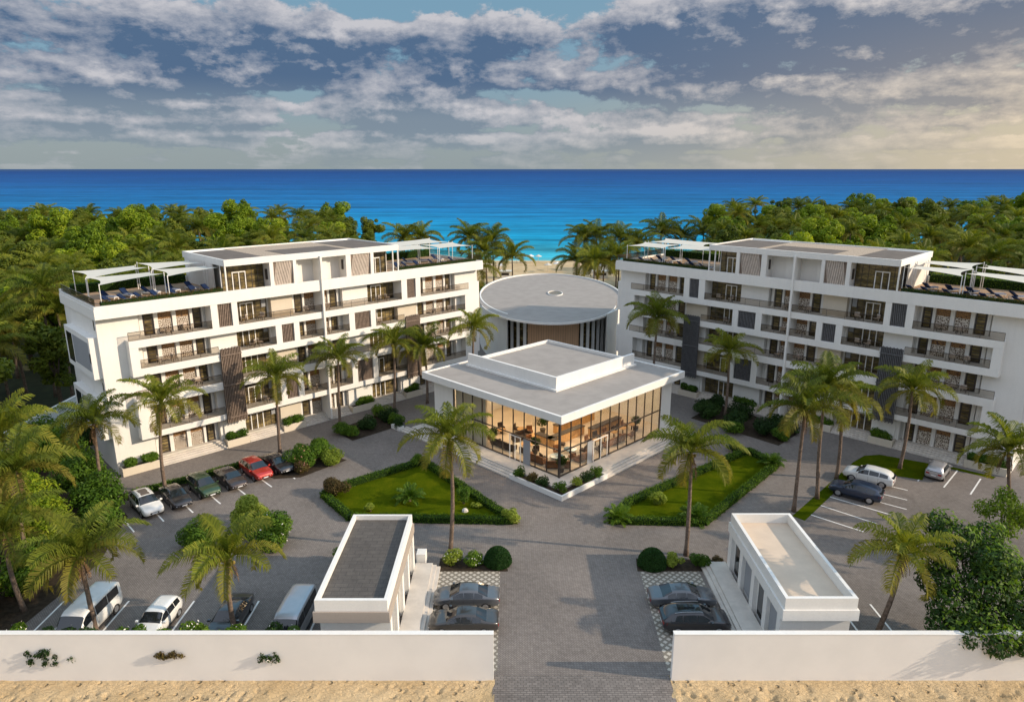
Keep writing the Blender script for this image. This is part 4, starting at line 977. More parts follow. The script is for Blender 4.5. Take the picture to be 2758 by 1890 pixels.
def bush(x, y, rx, ry, h, n, size, mat, label, cat='bush', name='bush', group=None, petals=None, z0=0.0, inner=.6, clump=9, core=None):
    r = empty(name, (x, y, z0), 0, label, cat, group)
    bl = blobset(NR, clump, rx * .62, ry * .62, h * .30, h * .52, min(rx, ry, h) * .34, min(rx, ry, h) * .52, 1.0)
    V = leafcloud(bl, n, size, NR, .5, inner); V[:, 2] = np.maximum(V[:, 2], .03)
    npmesh('foliage', V, 4, mat, r)
    tb = MB()
    for b in bl[:5]: tb.tube([(b[0] * .15, b[1] * .15, 0), (b[0] * .6, b[1] * .6, b[2] * .6), (b[0], b[1], b[2])], [.05, .035, .015], 5)
    tb.build('stems', M['treebark'], r)
    if petals:
        Vp = leafcloud([(b[0], b[1], b[2] + .1, b[3] * 1.08) for b in bl], petals[1], size * .7, NR, .6, .95); npmesh('flowers', Vp[: petals[1] * 4], 4, petals[0], r)
    return r
def dome(x, y, rx, h, label):
    r = empty('topiary_dome', (x, y, 0), 0, label, 'clipped bush', None)
    n = 5200; d = NR.normal(size=(n, 3)); d[:, 2] = np.abs(d[:, 2]); d /= np.linalg.norm(d, axis=1)[:, None]
    V = leafcloud([(0, 0, 0, 1)], n, .07, NR)
    c = d * np.array([rx, rx * .95, h]) * NR.uniform(.95, 1.03, n)[:, None] + np.array([0, 0, .12])
    base = V.reshape(n, 4, 3); cen = base.mean(1); V = base - cen[:, None, :] + c[:, None, :]
    npmesh('foliage', V.reshape(-1, 3), 4, M['topi'], r)
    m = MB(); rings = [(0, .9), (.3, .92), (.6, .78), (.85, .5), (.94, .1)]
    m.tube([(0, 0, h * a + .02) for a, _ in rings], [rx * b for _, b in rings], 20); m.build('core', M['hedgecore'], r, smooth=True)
def cycad(x, y, s, label, nf=22, mat=None, group=None):
    r = empty('cycad', (x, y, 0), 0, label, 'cycad', group); rng = random.Random(int(x * 13 + y * 7))
    sp = [(k * 2.4 + rng.uniform(-.2, .2), R_(78) - (k / nf) * R_(66), R_(45) + (k / nf) * R_(30), s * rng.uniform(.85, 1.1), 0.0) for k in range(nf)]
    V, A, rb = frond_mesh(sp, rng, .055, 20)
    V = np.array([tuple(v) for v in V]) + np.array([0, 0, .25]); V[:, 2] = np.maximum(V[:, 2], .04)
    npmesh('fronds', V, 4, M['leafC'], r, attr=None); rb.build('ribs', M['leafC'], r, fn=lambda v: (v[0], v[1], max(.04, v[2] + .25)))
    MB().tube([(0, 0, 0), (0, 0, .3)], [.16, .12], 8).build('stem', M['bark'], r)
def hedge(pts, w, h, label, mat=None, dens=130, z0=0.0, group='low clipped hedges'):
    mat = mat or M['hedge']; r = empty('hedge', (pts[0][0], pts[0][1], z0), 0, label, 'hedge', group); P = [Vector((a - pts[0][0], b - pts[0][1])) for a, b in pts]
    core = MB(); Vs = []
    for a, b in zip(P[:-1], P[1:]):
        d = (b - a); L = d.length; d.normalize(); n_ = Vector((-d.y, d.x)) * w / 2 * .86
        core.prism([(a + n_)[:], (b + n_)[:], (b - n_)[:], (a - n_)[:]], 0.0, h * .88)
        n = int(dens * L * (w + 2 * h)); u = NR.random(n) * L
        per = NR.random(n) * (w + 2 * h); side = np.where(per < h, -1, np.where(per < h + w, 0, 1))
        off = np.where(side == -1, -w / 2, np.where(side == 1, w / 2, per - h - w / 2)); z = np.where(side == -1, per, np.where(side == 1, per - h - w, h))
        off = off + NR.normal(size=n) * .04; z = z + NR.normal(size=n) * .045 + .04 * np.sin(u * 2.3)
        c = np.stack([a.x + d.x * u - d.y * off, a.y + d.y * u + d.x * off, np.maximum(z, .04)], 1)
        base = leafcloud([(0, 0, 0, 1)], n, .085, NR).reshape(n, 4, 3); base = base - base.mean(1)[:, None, :] + c[:, None, :]; Vs.append(base.reshape(-1, 3))
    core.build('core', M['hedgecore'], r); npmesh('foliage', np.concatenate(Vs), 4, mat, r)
    return r
def ring_in(poly, k): # inset towards centroid
    cx = sum(p[0] for p in poly) / len(poly); cy = sum(p[1] for p in poly) / len(poly)
    return [(cx + (x - cx) * k, cy + (y - cy) * k) for x, y in poly]
a = ring_in(ISL_L, .96); hedge(a + [a[0]], .75, .6, 'clipped hedge ringing the lawn left of the pavilion')
a = ring_in(ISL_R, .96); hedge(a + [a[0]], .75, .6, 'clipped hedge ringing the lawn right of the pavilion')
hedge([(-37.2, 62.1), (-33.3, 65.3), (-27.6, 70.4)], .7, .55, 'low hedge strip behind the row of parked cars on the left')
# island plants
bush(-17.2, 62.2, 1.75, 1.5, 1.9, 3600, .11, M['leafR'], 'large rounded reddish bush at the left tip of the lawn')
cycad(-9.9, 61.0, 1.7, 'feathery cycad in the middle of the left lawn')
bush(-4.6, 60.4, .9, .8, 2.3, 1300, .10, M['leafC'], 'small upright tree-like shrub on the left lawn under the palm crown')
bush(-3.4, 59.6, .7, .5, .55, 500, .09, M['leafY'], 'low yellow flowering plant beside a pale rock on the left lawn')
bush(-13.2, 58.9, .65, .6, 1.0, 700, .10, M['leafY'], 'small bright shrub behind the dark roofed gatehouse, on the lawn edge')
bush(-10.3, 69.3, .95, .9, 1.35, 1300, .11, M['leafC'], 'green shrub at the top corner of the left lawn')
bush(-.1, 56.9, 1.05, .95, 1.3, 1500, .12, M['leafY'], 'bright green broadleaved shrub at the driveway tip of the left lawn')
m = MB(); m.tube([(0, 0, 0), (0, 0, .18), (0, 0, .32)], [.32, .28, .1], 7); tag(m.build('garden_rock', M['stone']), 'pale rock on the left lawn near the palm', 'rock').location = (-4.4, 58.9, 0)
cycad(9.6, 57.0, 1.55, 'spiky cycad at the driveway tip of the right lawn', 26)
cycad(16.6, 57.2, 1.7, 'spiky cycad at the near hedge corner under the right palm', 24)
cycad(27.9, 69.0, 1.6, 'spiky cycad at the far right corner of the right lawn', 24)
bush(14.0, 60.4, 1.0, .9, 1.3, 1300, .11, M['leafY'], 'yellowish shrub on the right lawn, left of the palm')
bush(25.2, 73.3, 1.2, .8, 1.1, 1100, .11, M['leafB'], 'dark shrub at the top edge of the right lawn')
# gate beds
bush(-4.7, 49.9, 1.0, .95, 1.25, 1700, .10, M['leafY'], 'yellow-green bush at the foot of the left gate palm', petals=(M['petalw'], 40))
bush(-2.9, 49.7, 1.05, .95, 1.3, 1800, .10, M['leafC'], 'leafy bush between the left palm bush and the dome', petals=(M['petalw'], 50))
dome(-1.15, 50.0, 1.12, 1.35, 'dark green clipped dome left of the driveway')
dome(11.3, 49.7, 1.15, 1.4, 'dark green clipped dome right of the driveway')
bush(13.1, 49.6, .9, .85, 1.2, 1500, .10, M['leafY'], 'yellow-green bush between the right dome and the palm')
bush(15.0, 49.6, 1.15, .85, 1.25, 1700, .10, M['leafC'], 'green bush right of the right gate palm')
bush(16.6, 50.1, .6, .5, .6, 500, .09, M['leafR'], 'low dark shrub by the corner of the beige roofed gatehouse')
bush(-13.6, 50.3, 1.0, .9, 1.5, 1200, .11, M['leafC'], 'green bush against the far left corner of the dark roofed gatehouse')
# parking shrubs
bush(-22.9, 69.0, 2.1, 1.8, 2.3, 4800, .13, M['leafC'], 'tall green and reddish shrub at the end of the left car row', petals=(M['petal'], 90))
bush(-21.2, 71.2, 2.0, 1.8, 2.2, 4200, .13, M['leafC'], 'rounded green shrub behind the reddish one beside the parked cars')
bush(-19.6, 69.9, 1.6, 1.4, 1.7, 2800, .12, M['leafY'], 'yellow-green shrub at the courtyard end of the shrub group')
bush(-22.2, 67.5, 1.3, 1.0, 1.5, 2200, .12, M['leafR'], 'reddish shrub low in front of the parking shrub group', petals=(M['petal'], 60))
bush(-20.4, 78.4, 1.6, 1.4, 1.5, 2400, .13, M['leafC'], 'light green shrub at the near tip of the bed by the left building')
bush(-17.8, 80.4, 1.8, 1.6, 1.5, 2600, .13, M['leafB'], 'dark shrub in the middle of the bed by the left building')
bush(-15.6, 82.8, 1.9, 1.6, 1.5, 2600, .13, M['leafB'], 'dark shrub at the far end of the bed by the left building')
bush(-26.4, 52.3, 2.5, 2.3, 3.1, 6500, .13, M['leafC'], 'round glossy bush left of the palm in the island of the left car park')
bush(-20.2, 52.6, 2.5, 2.3, 3.1, 6500, .13, M['leafC'], 'round glossy bush with white flowers nearest the dark roofed gatehouse in the car park', petals=(M['petalw'], 70))
bush(-23.2, 55.0, 2.7, 2.3, 3.6, 6500, .13, M['leafY'], 'pale green bush behind the other two in the car park island')
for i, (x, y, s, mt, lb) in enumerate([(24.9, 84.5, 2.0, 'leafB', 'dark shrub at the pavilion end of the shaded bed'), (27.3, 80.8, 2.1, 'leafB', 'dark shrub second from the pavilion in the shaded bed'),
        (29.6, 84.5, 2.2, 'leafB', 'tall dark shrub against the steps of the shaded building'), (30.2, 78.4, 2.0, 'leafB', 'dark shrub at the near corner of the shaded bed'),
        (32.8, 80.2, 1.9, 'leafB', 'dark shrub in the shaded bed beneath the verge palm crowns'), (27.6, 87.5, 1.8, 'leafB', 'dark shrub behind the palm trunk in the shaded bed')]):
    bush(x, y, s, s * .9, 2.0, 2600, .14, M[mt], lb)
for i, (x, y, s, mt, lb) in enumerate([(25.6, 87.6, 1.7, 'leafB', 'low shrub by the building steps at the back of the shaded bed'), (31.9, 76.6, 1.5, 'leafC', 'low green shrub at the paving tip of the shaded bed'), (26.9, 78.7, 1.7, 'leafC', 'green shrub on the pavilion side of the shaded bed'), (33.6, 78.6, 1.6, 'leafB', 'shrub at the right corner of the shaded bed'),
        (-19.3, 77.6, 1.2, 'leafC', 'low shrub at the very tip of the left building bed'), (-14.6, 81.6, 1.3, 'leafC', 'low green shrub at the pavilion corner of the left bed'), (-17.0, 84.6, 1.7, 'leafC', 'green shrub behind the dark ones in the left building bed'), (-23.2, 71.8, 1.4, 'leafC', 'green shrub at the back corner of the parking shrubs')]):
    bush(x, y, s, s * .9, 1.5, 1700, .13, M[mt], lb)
# planters of the blocks and pavilion
for nm, fr in (('left', LB), ('right', RB)):
    for (a, b), where in zip(((0.4, 3.8), (11.4, 13.5), (18.2, 20.8), (27.9, 31.1), (36.5, 38.9), (46.7, 50.2)), ('at the near end wall', 'under the first tall screen', 'before the centre steps', 'beyond the centre steps', 'under the second tall screen', 'at the sea end')):
        p = fr((a + b) / 2, -.55); r = empty('planter_shrub', (p.x, p.y, .68), ANG if nm == 'left' else PI - ANG, 'leafy plants in the planter %s of the %s building' % (where, nm), 'planter plants')
        bl = [(NR.uniform(-.46, .46) * (b - a), NR.uniform(-.3, .3), NR.uniform(.35, .75), NR.uniform(.32, .5)) for _ in range(int(5 * (b - a)))]
        npmesh('foliage', leafcloud(bl, int(800 * (b - a)), .12, NR, .4, .5), 4, M['leafC'], r)
for a, b, mt, lb in ((-1.0, 4.6, 'leafC', 'far left end'), (-1.0, 3.0, 'leafR', 'left side, second from its end'), (-1.0, 1.4, 'leafB', 'left side near the point'), (-.7, -.7, 'leafC', 'front point'), (1.4, -1.0, 'leafY', 'right side near the point'), (3.0, -1.0, 'leafB', 'right side, second from its end'), (4.6, -1.0, 'leafC', 'far right end')):
    p = PV(a, b); bush(p.x, p.y, .85, .8, 1.05, 900, .10, M[mt], 'bush in the white pavilion planter, %s' % lb, z0=.36, group='pavilion planter bushes')
p = PV(-1.3, 25.3); bush(p.x, p.y, 1.0, .9, 1.4, 1000, .11, M['leafB'], 'dark bush at the back end of the pavilion steps', z0=.1)
# terrace planting along the roof edges
for nm, fr in (('left', LB), ('right', RB)):
    for s0, s1, w in ((.6, 12.6, 'wide terrace'), (36.2, 49.8, 'sea end terrace')):
        hedge([fr(s0, -.62)[:2], fr(s1, -.62)[:2]], .75, .62, 'low brownish planting along the front edge of the %s, %s building' % (w, nm), M['leafR'], 70, 17.76, 'roof terrace planting')
        hedge([fr(s0, -11.6)[:2], fr(s1, -11.6)[:2]], .9, 1.1, 'taller planting along the rear edge of the %s, %s building' % (w, nm), M['leafC'], 50, 17.76, 'roof terrace planting')
# front hedge line behind the boundary wall, individual bushes
FH = [(-40.5, 39.2, 1.8), (-37.6, 38.9, 1.7), (-34.6, 39.0, 1.6), (-32.2, 38.6, 1.5), (-29.6, 38.6, 1.5), (-27.2, 38.3, 1.2), (-24.6, 38.5, 1.4), (-22.4, 38.2, 1.1), (-20.4, 38.4, 1.3), (-18.0, 38.5, 1.4), (-15.8, 38.6, 1.4), (-14.0, 38.3, 1.1)]
WH = ['cut by the left edge', 'second from the left edge', 'left of the minibus', 'at the nose of the minibus', 'under the minibus palm', 'between the minibus and the small white car', 'before the small white car', 'right of the small white car', 'before the dark car', 'right of the car park palm', 'before the second minibus', 'against the dark roofed gatehouse']
for (x, y, s), w in zip(FH, WH): bush(x, y, s, 1.1, 3.15 + .12 * s, int(2300 * s), .12, M['leafB'] if int(x) % 2 else M['leafC'], 'dark green bush behind the front wall, %s' % w, group='bushes behind the front wall', petals=(M['petalw'], 60))
# thicket on the left
TH = [(-38.2, 58.2, 2.6, 4.3, 'leafC', 'by the white car'), (-41.5, 61.5, 2.8, 5.2, 'leafC', 'nearest the building corner'), (-44.5, 57, 3.2, 6.0, 'leafA', 'behind the palms'), (-40.2, 53.5, 3.0, 4.6, 'leafA', 'in the middle'),
      (-37.0, 46.3, 2.4, 3.4, 'leafC', 'with yellow leaves over the paving edge'), (-38.6, 42.8, 2.6, 3.6, 'leafY', 'low by the front wall'), (-43.5, 49.0, 3.2, 5.5, 'leafB', 'dark, at the left edge'), (-46.5, 65.5, 3.2, 6.2, 'leafC', 'tall, against the side wall'),
      (-50.5, 70.5, 3.4, 6.0, 'leafC', 'far one before the side wall'), (-47.5, 74.0, 2.6, 4.2, 'leafB', 'beside the end wall of the left building'), (-36.6, 55.6, 2.0, 2.8, 'leafC', 'low, left of the first parking bay'), (-42.8, 44.5, 2.8, 4.4, 'leafB', 'in the bottom left corner'), (-36.0, 50.4, 2.0, 3.0, 'leafA', 'bright, edging the car park')]
for x, y, s, h, mt, w in TH: bush(x, y, s, s, h, int(2300 * s), .17, M[mt], 'tall leafy shrub in the left thicket, %s' % w, 'shrub', 'thicket_shrub', 'shrubs of the left thicket', clump=14)
# big tree over the front wall on the right
r = empty('broadleaf_tree', (30.9, 39.7, 0), 0, 'large dark green broadleaf tree hanging over the front wall on the right', 'tree')
bl = [(0, 0, 4.6, 1.7), (-2.4, -.6, 3.6, 1.5), (-3.4, -1.6, 2.9, 1.1), (-1.4, -1.8, 3.0, 1.4), (1.6, -1.4, 3.5, 1.4), (1.2, 1.6, 5.6, 1.6), (-.6, 2.8, 6.4, 1.4), (-1.2, 4.0, 7.0, 1.0), (2.6, 1.4, 4.6, 1.4), (3.6, -.8, 3.6, 1.2), (-2.8, .8, 4.6, 1.2), (-.2, -2.4, 2.6, 1.0), (.4, .2, 6.2, 1.3), (-2.0, 2.0, 5.4, 1.1), (4.6, .6, 4.4, 1.2), (2.0, 3.6, 6.2, 1.2), (-1.0, -2.9, 2.7, 1.0), (.8, -3.0, 2.6, .9), (-2.6, -2.4, 2.9, .9), (2.4, -2.6, 2.9, 1.0), (5.4, -1.6, 3.4, 1.1)]
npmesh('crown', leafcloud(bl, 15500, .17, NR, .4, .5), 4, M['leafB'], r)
npmesh('painted_sun_sprays', leafcloud([(b[0] + .3, b[1] - .1, b[2] + .5, b[3] * .8) for b in bl], 3600, .17, NR, .5, .85), 4, M['leafC'], r)  # paler leaves shifted sunward and up, sunlight put into their colour
tb = MB(); tb.tube([(0, 0, -.2), (.1, .2, 1.6), (0, .3, 3.4)], [.26, .2, .15], 8)
for b in bl: tb.tube([(0, .2, 2.0 + .1 * b[3]), (b[0] * .5, b[1] * .5, 1.6 + b[2] * .45), (b[0], b[1], b[2])], [.1, .07, .03], 5)
tb.build('trunk', M['treebark'], r)
r = empty('broadleaf_tree', (39.6, 50.4, 0), 0, 'thin branching tree between the dark tree and the right edge', 'tree')
bl = [(0, 0, 5.0, 1.2), (-1.2, .6, 4.4, .9), (1.4, -.4, 4.2, 1.0), (.6, 1.2, 5.4, .8), (-.6, -1.2, 3.6, .9), (1.8, .8, 3.4, .9)]
npmesh('crown', leafcloud(bl, 3200, .14, NR, .4, .3), 4, M['leafA'], r)
tb = MB(); tb.tube([(0, 0, 0), (0, .1, 2)], [.12, .09], 6)
for b in bl: tb.tube([(0, .1, 1.8), (b[0] * .4, b[1] * .4, 2.6), (b[0], b[1], b[2])], [.06, .045, .02], 5)
tb.build('trunk', M['treebark'], r)
# sprays of creeper on the wall face
for x, z, w_, h_, n, lb in ((-29.1, 1.75, .95, .70, 620, 'big green tuft with reddish leaves'), (-27.3, 1.6, .2, .2, 30, 'tiny twig of leaves'), (-21.2, 1.95, .90, .32, 520, 'flat reddish green tuft'), (-15.0, 1.7, .62, .50, 330, 'small tuft with white flowers')):
    r = empty('wall_creeper', (x, 36.75, z), 0, lb + ' growing from the outer face of the left front wall', 'wall plant')
    bl = [(NR.uniform(-w_, w_), -.12, NR.uniform(-h_, h_) * (.7), .17) for _ in range(max(3, int(w_ * 26)))]
    V = leafcloud(bl, n, .085, NR, .2, .2); V[:, 1] = np.minimum(V[:, 1], -.01); npmesh('leaves', V, 4, M['leafR'] if 'flat' in lb else M['leafB'], r)
    if 'white' in lb: npmesh('flowers', leafcloud([(-.1, -.25, 0, .16)], 22, .06, NR), 4, M['petalw'], r)
# ================================================================== vehicles
# station: x, half width, bottom z, belt z, top z, half width of the roof line
SEDAN = dict(L=4.85, r=.33, wb=(-1.42, 1.45), st=[(-2.43, .66, .42, .80, .83, .55), (-2.34, .80, .32, .90, .94, .66), (-1.95, .89, .24, .97, 1.03, .74), (-1.62, .91, .22, .99, 1.07, .74), (-.85, .92, .2, .97, 1.42, .60), (-.15, .925, .2, .95, 1.47, .62), (.45, .92, .2, .94, 1.43, .62), (1.22, .91, .22, .93, 1.02, .74), (1.8, .90, .24, .86, .92, .72), (2.25, .83, .30, .74, .79, .64), (2.42, .66, .42, .62, .65, .48)], ws=(.45, 1.22), rw=(-1.62, -.85), sg=(-1.25, .95))
SUV = dict(L=4.7, r=.37, wb=(-1.38, 1.42), st=[(-2.36, .74, .5, .98, 1.03, .60), (-2.26, .87, .36, 1.08, 1.16, .68), (-1.85, .94, .28, 1.10, 1.50, .64), (-1.35, .95, .26, 1.08, 1.61, .66), (-.3, .955, .25, 1.06, 1.66, .67), (.35, .95, .25, 1.03, 1.62, .66), (1.15, .94, .27, 1.02, 1.10, .80), (1.8, .92, .29, .98, 1.05, .78), (2.2, .86, .34, .88, .93, .70), (2.36, .70, .46, .72, .75, .54)], ws=(.35, 1.15), rw=(-2.26, -1.85), sg=(-1.85, .9))
HATCH = dict(L=4.1, r=.31, wb=(-1.22, 1.25), st=[(-2.02, .68, .45, .88, .95, .56), (-1.96, .80, .32, .96, 1.12, .62), (-1.65, .87, .24, .97, 1.42, .62), (-1.3, .88, .22, .96, 1.48, .63), (-.1, .885, .21, .94, 1.52, .64), (.35, .88, .21, .93, 1.48, .64), (1.02, .87, .22, .92, 1.02, .72), (1.6, .85, .25, .84, .89, .68), (1.92, .78, .32, .72, .76, .60), (2.05, .62, .42, .60, .63, .45)], ws=(.35, 1.02), rw=(-1.96, -1.65), sg=(-1.6, .8))
VAN = dict(L=5.2, r=.36, wb=(-1.6, 1.65), st=[(-2.6, .82, .42, 1.15, 1.70, .74), (-2.54, .92, .32, 1.18, 1.98, .80), (-2.3, .96, .28, 1.2, 2.08, .82), (-.6, .97, .27, 1.2, 2.13, .83), (1.1, .97, .27, 1.18, 2.08, .82), (1.5, .965, .27, 1.16, 1.95, .80), (2.2, .94, .28, 1.10, 1.20, .84), (2.5, .88, .32, .95, 1.02, .76), (2.62, .74, .42, .75, .78, .60)], ws=(1.5, 2.2), rw=(-2.6, -2.54), sg=(-2.2, 1.75))
def car(label, spec, x, y, heading, paint, name='parked_car', cat='car', group=None, sunroof=False, rails=False, z0=0.006):
    r = empty(name, (x, y, z0), R_(heading), label, cat, group); st = spec['st']; xs = [s[0] for s in st]
    def at(xx):
        for a, b in zip(st[:-1], st[1:]):
            if a[0] <= xx <= b[0]: t = (xx - a[0]) / (b[0] - a[0]); return [a[i] + (b[i] - a[i]) * t for i in range(6)]
        return list(st[0] if xx < st[0][0] else st[-1])
    def ring(s):
        X, w, zb, be, to, gw = s
        h = [(0, zb), (w * .84, zb), (w * .97, zb + .10), (w, zb + (be - zb) * .45), (w * .995, be - .10), (w * .965, be), (gw + .03, to - .10 * min(1, (to - be) * 3)), (gw * .93, to - .025), (gw * .6, to), (0, to + .012)]
        return h
    # refine stations
    X = []
    for a, b in zip(xs[:-1], xs[1:]):
        n = max(1, int((b - a) / .25)); X += [a + (b - a) * i / n for i in range(n)]
    X.append(xs[-1]); mb = MB(); N = 19
    for xx in X:
        h = ring(at(xx)); full = [(yy, z) for yy, z in h] + [(-yy, z) for yy, z in h[-2:0:-1]]
        N = len(full); mb.v += [(xx, yy, z) for yy, z in full]
    for i in range(len(X) - 1):
        for j in range(N): a, b = i * N + j, i * N + (j + 1) % N; mb.f.append((a, b, b + N, a + N)); mb.m.append(0)
    mb.f.append(tuple(range(N))); mb.m.append(0); mb.f.append(tuple(range(len(mb.v) - N, len(mb.v)))); mb.m.append(0)
    body = mb.build('body', paint, r, smooth=True)
    def side_pt(xx, t, sg, off=.014):
        s = at(xx); h = ring(s); a, b = h[5], h[6]; return (xx, sg * (a[0] + (b[0] - a[0]) * t + off), a[1] + (b[1] - a[1]) * t + .004)
    # side windows
    a0, a1 = spec['sg']; cuts = [a0, a0 + (a1 - a0) * .30, a0 + (a1 - a0) * .64, a1] if spec is not VAN else [a0, a0 + 1.3, a0 + 2.65, a1]
    for sg in (-1, 1):
        for p, q in zip(cuts[:-1], cuts[1:]):
            m = MB(); p += .03; q -= .03; n = 4
            for i in range(n):
                u, v = p + (q - p) * i / n, p + (q - p) * (i + 1) / n
                m.quad(side_pt(u, .08, sg), side_pt(v, .08, sg), side_pt(v, .92, sg), side_pt(u, .92, sg))
            m.build('side_window', M['carglass'], r)
    def top_patch(x0, x1, nm, ins=.05, mat='carglass', yk=1.0):
        m = MB(); n = 4; x0, x1 = x0 + (x1 - x0) * ins, x1 - (x1 - x0) * ins
        for i in range(n):
            u, v = x0 + (x1 - x0) * i / n, x0 + (x1 - x0) * (i + 1) / n
            A = [(yy * yk, z + .016) for yy, z in ring(at(u))[6:]]; B = [(yy * yk, z + .016) for yy, z in ring(at(v))[6:]]
            A = A + [(-p, q) for p, q in A[-2::-1]]; B = B + [(-p, q) for p, q in B[-2::-1]]
            for k in range(len(A) - 1): m.quad((u, *A[k]), (u, *A[k + 1]), (v, *B[k + 1]), (v, *B[k]))
        return m.build(nm, M[mat], r, smooth=True)
    top_patch(*spec['ws'], 'windshield', .04)
    if spec in (VAN, HATCH, SUV):
        b0, b1 = spec['rw']; m = MB(); s = at(b0 + .01); zt = at(b1)[4] - .12; zb = s[3] + .05
        xo = spec['st'][0][0] - .01; w = s[1] * .80; m.quad((xo - .0, -w, zb), (xo, w, zb), (b1 - .05 if spec is not VAN else xo + .04, w * .88, zt), (b1 - .05 if spec is not VAN else xo + .04, -w * .88, zt))
        m.build('rear_window', M['carglass'], r)
    else: top_patch(*spec['rw'], 'rear_window', .06)
    if sunroof: top_patch(-1.3, .25, 'sunroof', .0, 'roofdark' if sunroof == 2 else 'carglass', .72)
    if rails:
        for sg in (-1, 1): MB().tube([(-1.6, sg * .62, 1.60), (-1.1, sg * .62, 1.68), (.1, sg * .62, 1.71), (.3, sg * .62, 1.66)], .018, 5).build('roof_rail', M['chrome'], r)
    # wheels
    R0 = spec['r']
    for xx in spec['wb']:
        for sg in (-1, 1):
            w = at(xx)[1]; yo = sg * (w + .006); yi = sg * (w - .20)
            t = MB().tube([(xx, yo - sg * .02, R0), (xx, yo - sg * .03, R0)], [R0 + .06, R0 + .065], 18).build('wheel_arch', M['arch'], r)
            t = MB().tube([(xx, yi, R0), (xx, yo - sg * .03, R0), (xx, yo, R0), (xx, yo + sg * .005, R0)], [R0, R0, R0 * .93, R0 * .70], 18).build('wheel', M['tyre'], r)
            m = MB().tube([(xx, yo, R0), (xx, yo + sg * .009, R0)], [R0 * .66, R0 * .62], 16)
            for k in range(5):
                a = k * 2 * PI / 5; c, s_ = math.cos(a), math.sin(a); p = R0 * .6; q = .035
                m.quad((xx + c * .04 - s_ * q, yo + sg * .016, R0 + s_ * .04 + c * q), (xx + c * p - s_ * q, yo + sg * .014, R0 + s_ * p + c * q), (xx + c * p + s_ * q, yo + sg * .014, R0 + s_ * p - c * q), (xx + c * .04 + s_ * q, yo + sg * .016, R0 + s_ * .04 - c * q))
            m.build('rim', M['rim'], t)
    # lamps, grille, mirrors, sills, door lines
    f = st[-1]; g = st[0]; hz = f[3] - .04
    for sg in (-1, 1):
        s2 = st[-2]
        m = MB(); m.v = [(s2[0] - .05, sg * (s2[1] + .006), s2[3] - .12), (f[0] - .01, sg * (f[1] + .03), hz - .08), (f[0] + .006, sg * f[1] * .62, hz - .08), (f[0] - .01, sg * f[1] * .62, hz + .035), (f[0] - .05, sg * (f[1] + .02), hz + .05), (s2[0] - .05, sg * (s2[1] - .01), s2[3] - .01)]
        m.f = [(0, 1, 4, 5), (1, 2, 3, 4)]; m.m = [0, 0]; m.build('headlight', M['headl'], r)
        s3 = st[1]
        m = MB(); m.v = [(s3[0] + .12, sg * (s3[1] + .03), g[3] - .16), (g[0] - .012, sg * (g[1] + .01), g[3] - .18), (g[0] - .016, sg * g[1] * .55, g[3] - .16), (g[0] - .012, sg * g[1] * .55, g[3] - .01), (g[0] + .0, sg * (g[1] + .01), g[3] + .01), (s3[0] + .12, sg * (s3[1] + .02), s3[3] - .06)]
        m.f = [(0, 1, 4, 5), (1, 2, 3, 4)]; m.m = [0, 0]; m.build('taillight', M['taill'], r)
        sx = spec['ws'][1] - .22; s4 = at(sx)
        MB().box(sx - .09, sx + .09, min(sg * s4[1], sg * (s4[1] + .20)), max(sg * s4[1], sg * (s4[1] + .20)), s4[3] + .0, s4[3] + .14).build('mirror', paint, r, bevel=.02)
        m = MB()
        for xx in (a0 + (a1 - a0) * .31, a0 + (a1 - a0) * .64, a1 + .08):
            s5 = at(xx); yy = sg * (s5[1] + .002); m.quad((xx, yy, s5[2] + .16), (xx + .015, yy, s5[2] + .16), (xx + .015, yy, s5[3] - .12), (xx, yy, s5[3] - .12))
        m.box(spec['wb'][0] + R0 + .1, spec['wb'][1] - R0 - .1, min(sg * (at(0)[1] - .06), sg * (at(0)[1] + .0)), max(sg * (at(0)[1] - .06), sg * at(0)[1]), .17, .30)
        m.build('side_trim', M['plastic'], r)
    MB().box(f[0] - .02, f[0] + .012, -.38, .38, f[2] + .02, f[3] - .08).build('grille', M['plastic'], r)
    MB().box(f[0] + .013, f[0] + .02, -.24, .24, f[2] + .03, f[2] + .13).build('number_plate', M['headl'], r)
    MB().box(g[0] - .02, g[0] - .012, -.24, .24, g[2] + .12, g[2] + .23).build('number_plate', M['headl'], r)
    return r
def paint(name, c, metal=.25): return basic('paint_' + name, c, .32, .5, metal, 0.03, 2, coat=1.0)
Pw = paint('white', (.74, .74, .72), 0); Pb = paint('black', (.022, .020, .024)); Pg = paint('green', (.022, .055, .018)); Pr = paint('red', (.42, .022, .012))
Pdk = paint('charcoal', (.05, .048, .052)); Psg = paint('slate', (.10, .108, .12), .35); Pn = paint('navy', (.016, .030, .065)); Psl = paint('silver', (.42, .42, .44), .5); Pbg = paint('pale_bronze', (.40, .36, .31), .4); Pgn = paint('graphite', (.045, .042, .041), .3)
GL = 'cars parked in front of the left building'
# left row: noses point to the courtyard (front right)
hd = -46
car('white off-road car with a beige sunroof, nearest in the left parking row', SUV, -34.35, 59.25, hd, Pw, group=GL, sunroof=2, rails=True)
car('black sedan parked beside the white car, under the leaning palm', SEDAN, -32.4, 60.9, hd, Pb, group=GL)
car('dark green off-road car in the left parking row', SUV, -30.6, 63.0, hd, Pg, group=GL)
car('dark brown sedan parked between the green and the red car', SEDAN, -28.7, 64.9, hd, paint('dark_brown', (.040, .026, .024)), group=GL)
car('bright red off-road car in the left parking row', SUV, -26.8, 66.9, hd, Pr, group=GL)
car('black sedan at the far end of the left row, against the tall shrubs', SEDAN, -25.1, 68.6, hd, Pb, group=GL)
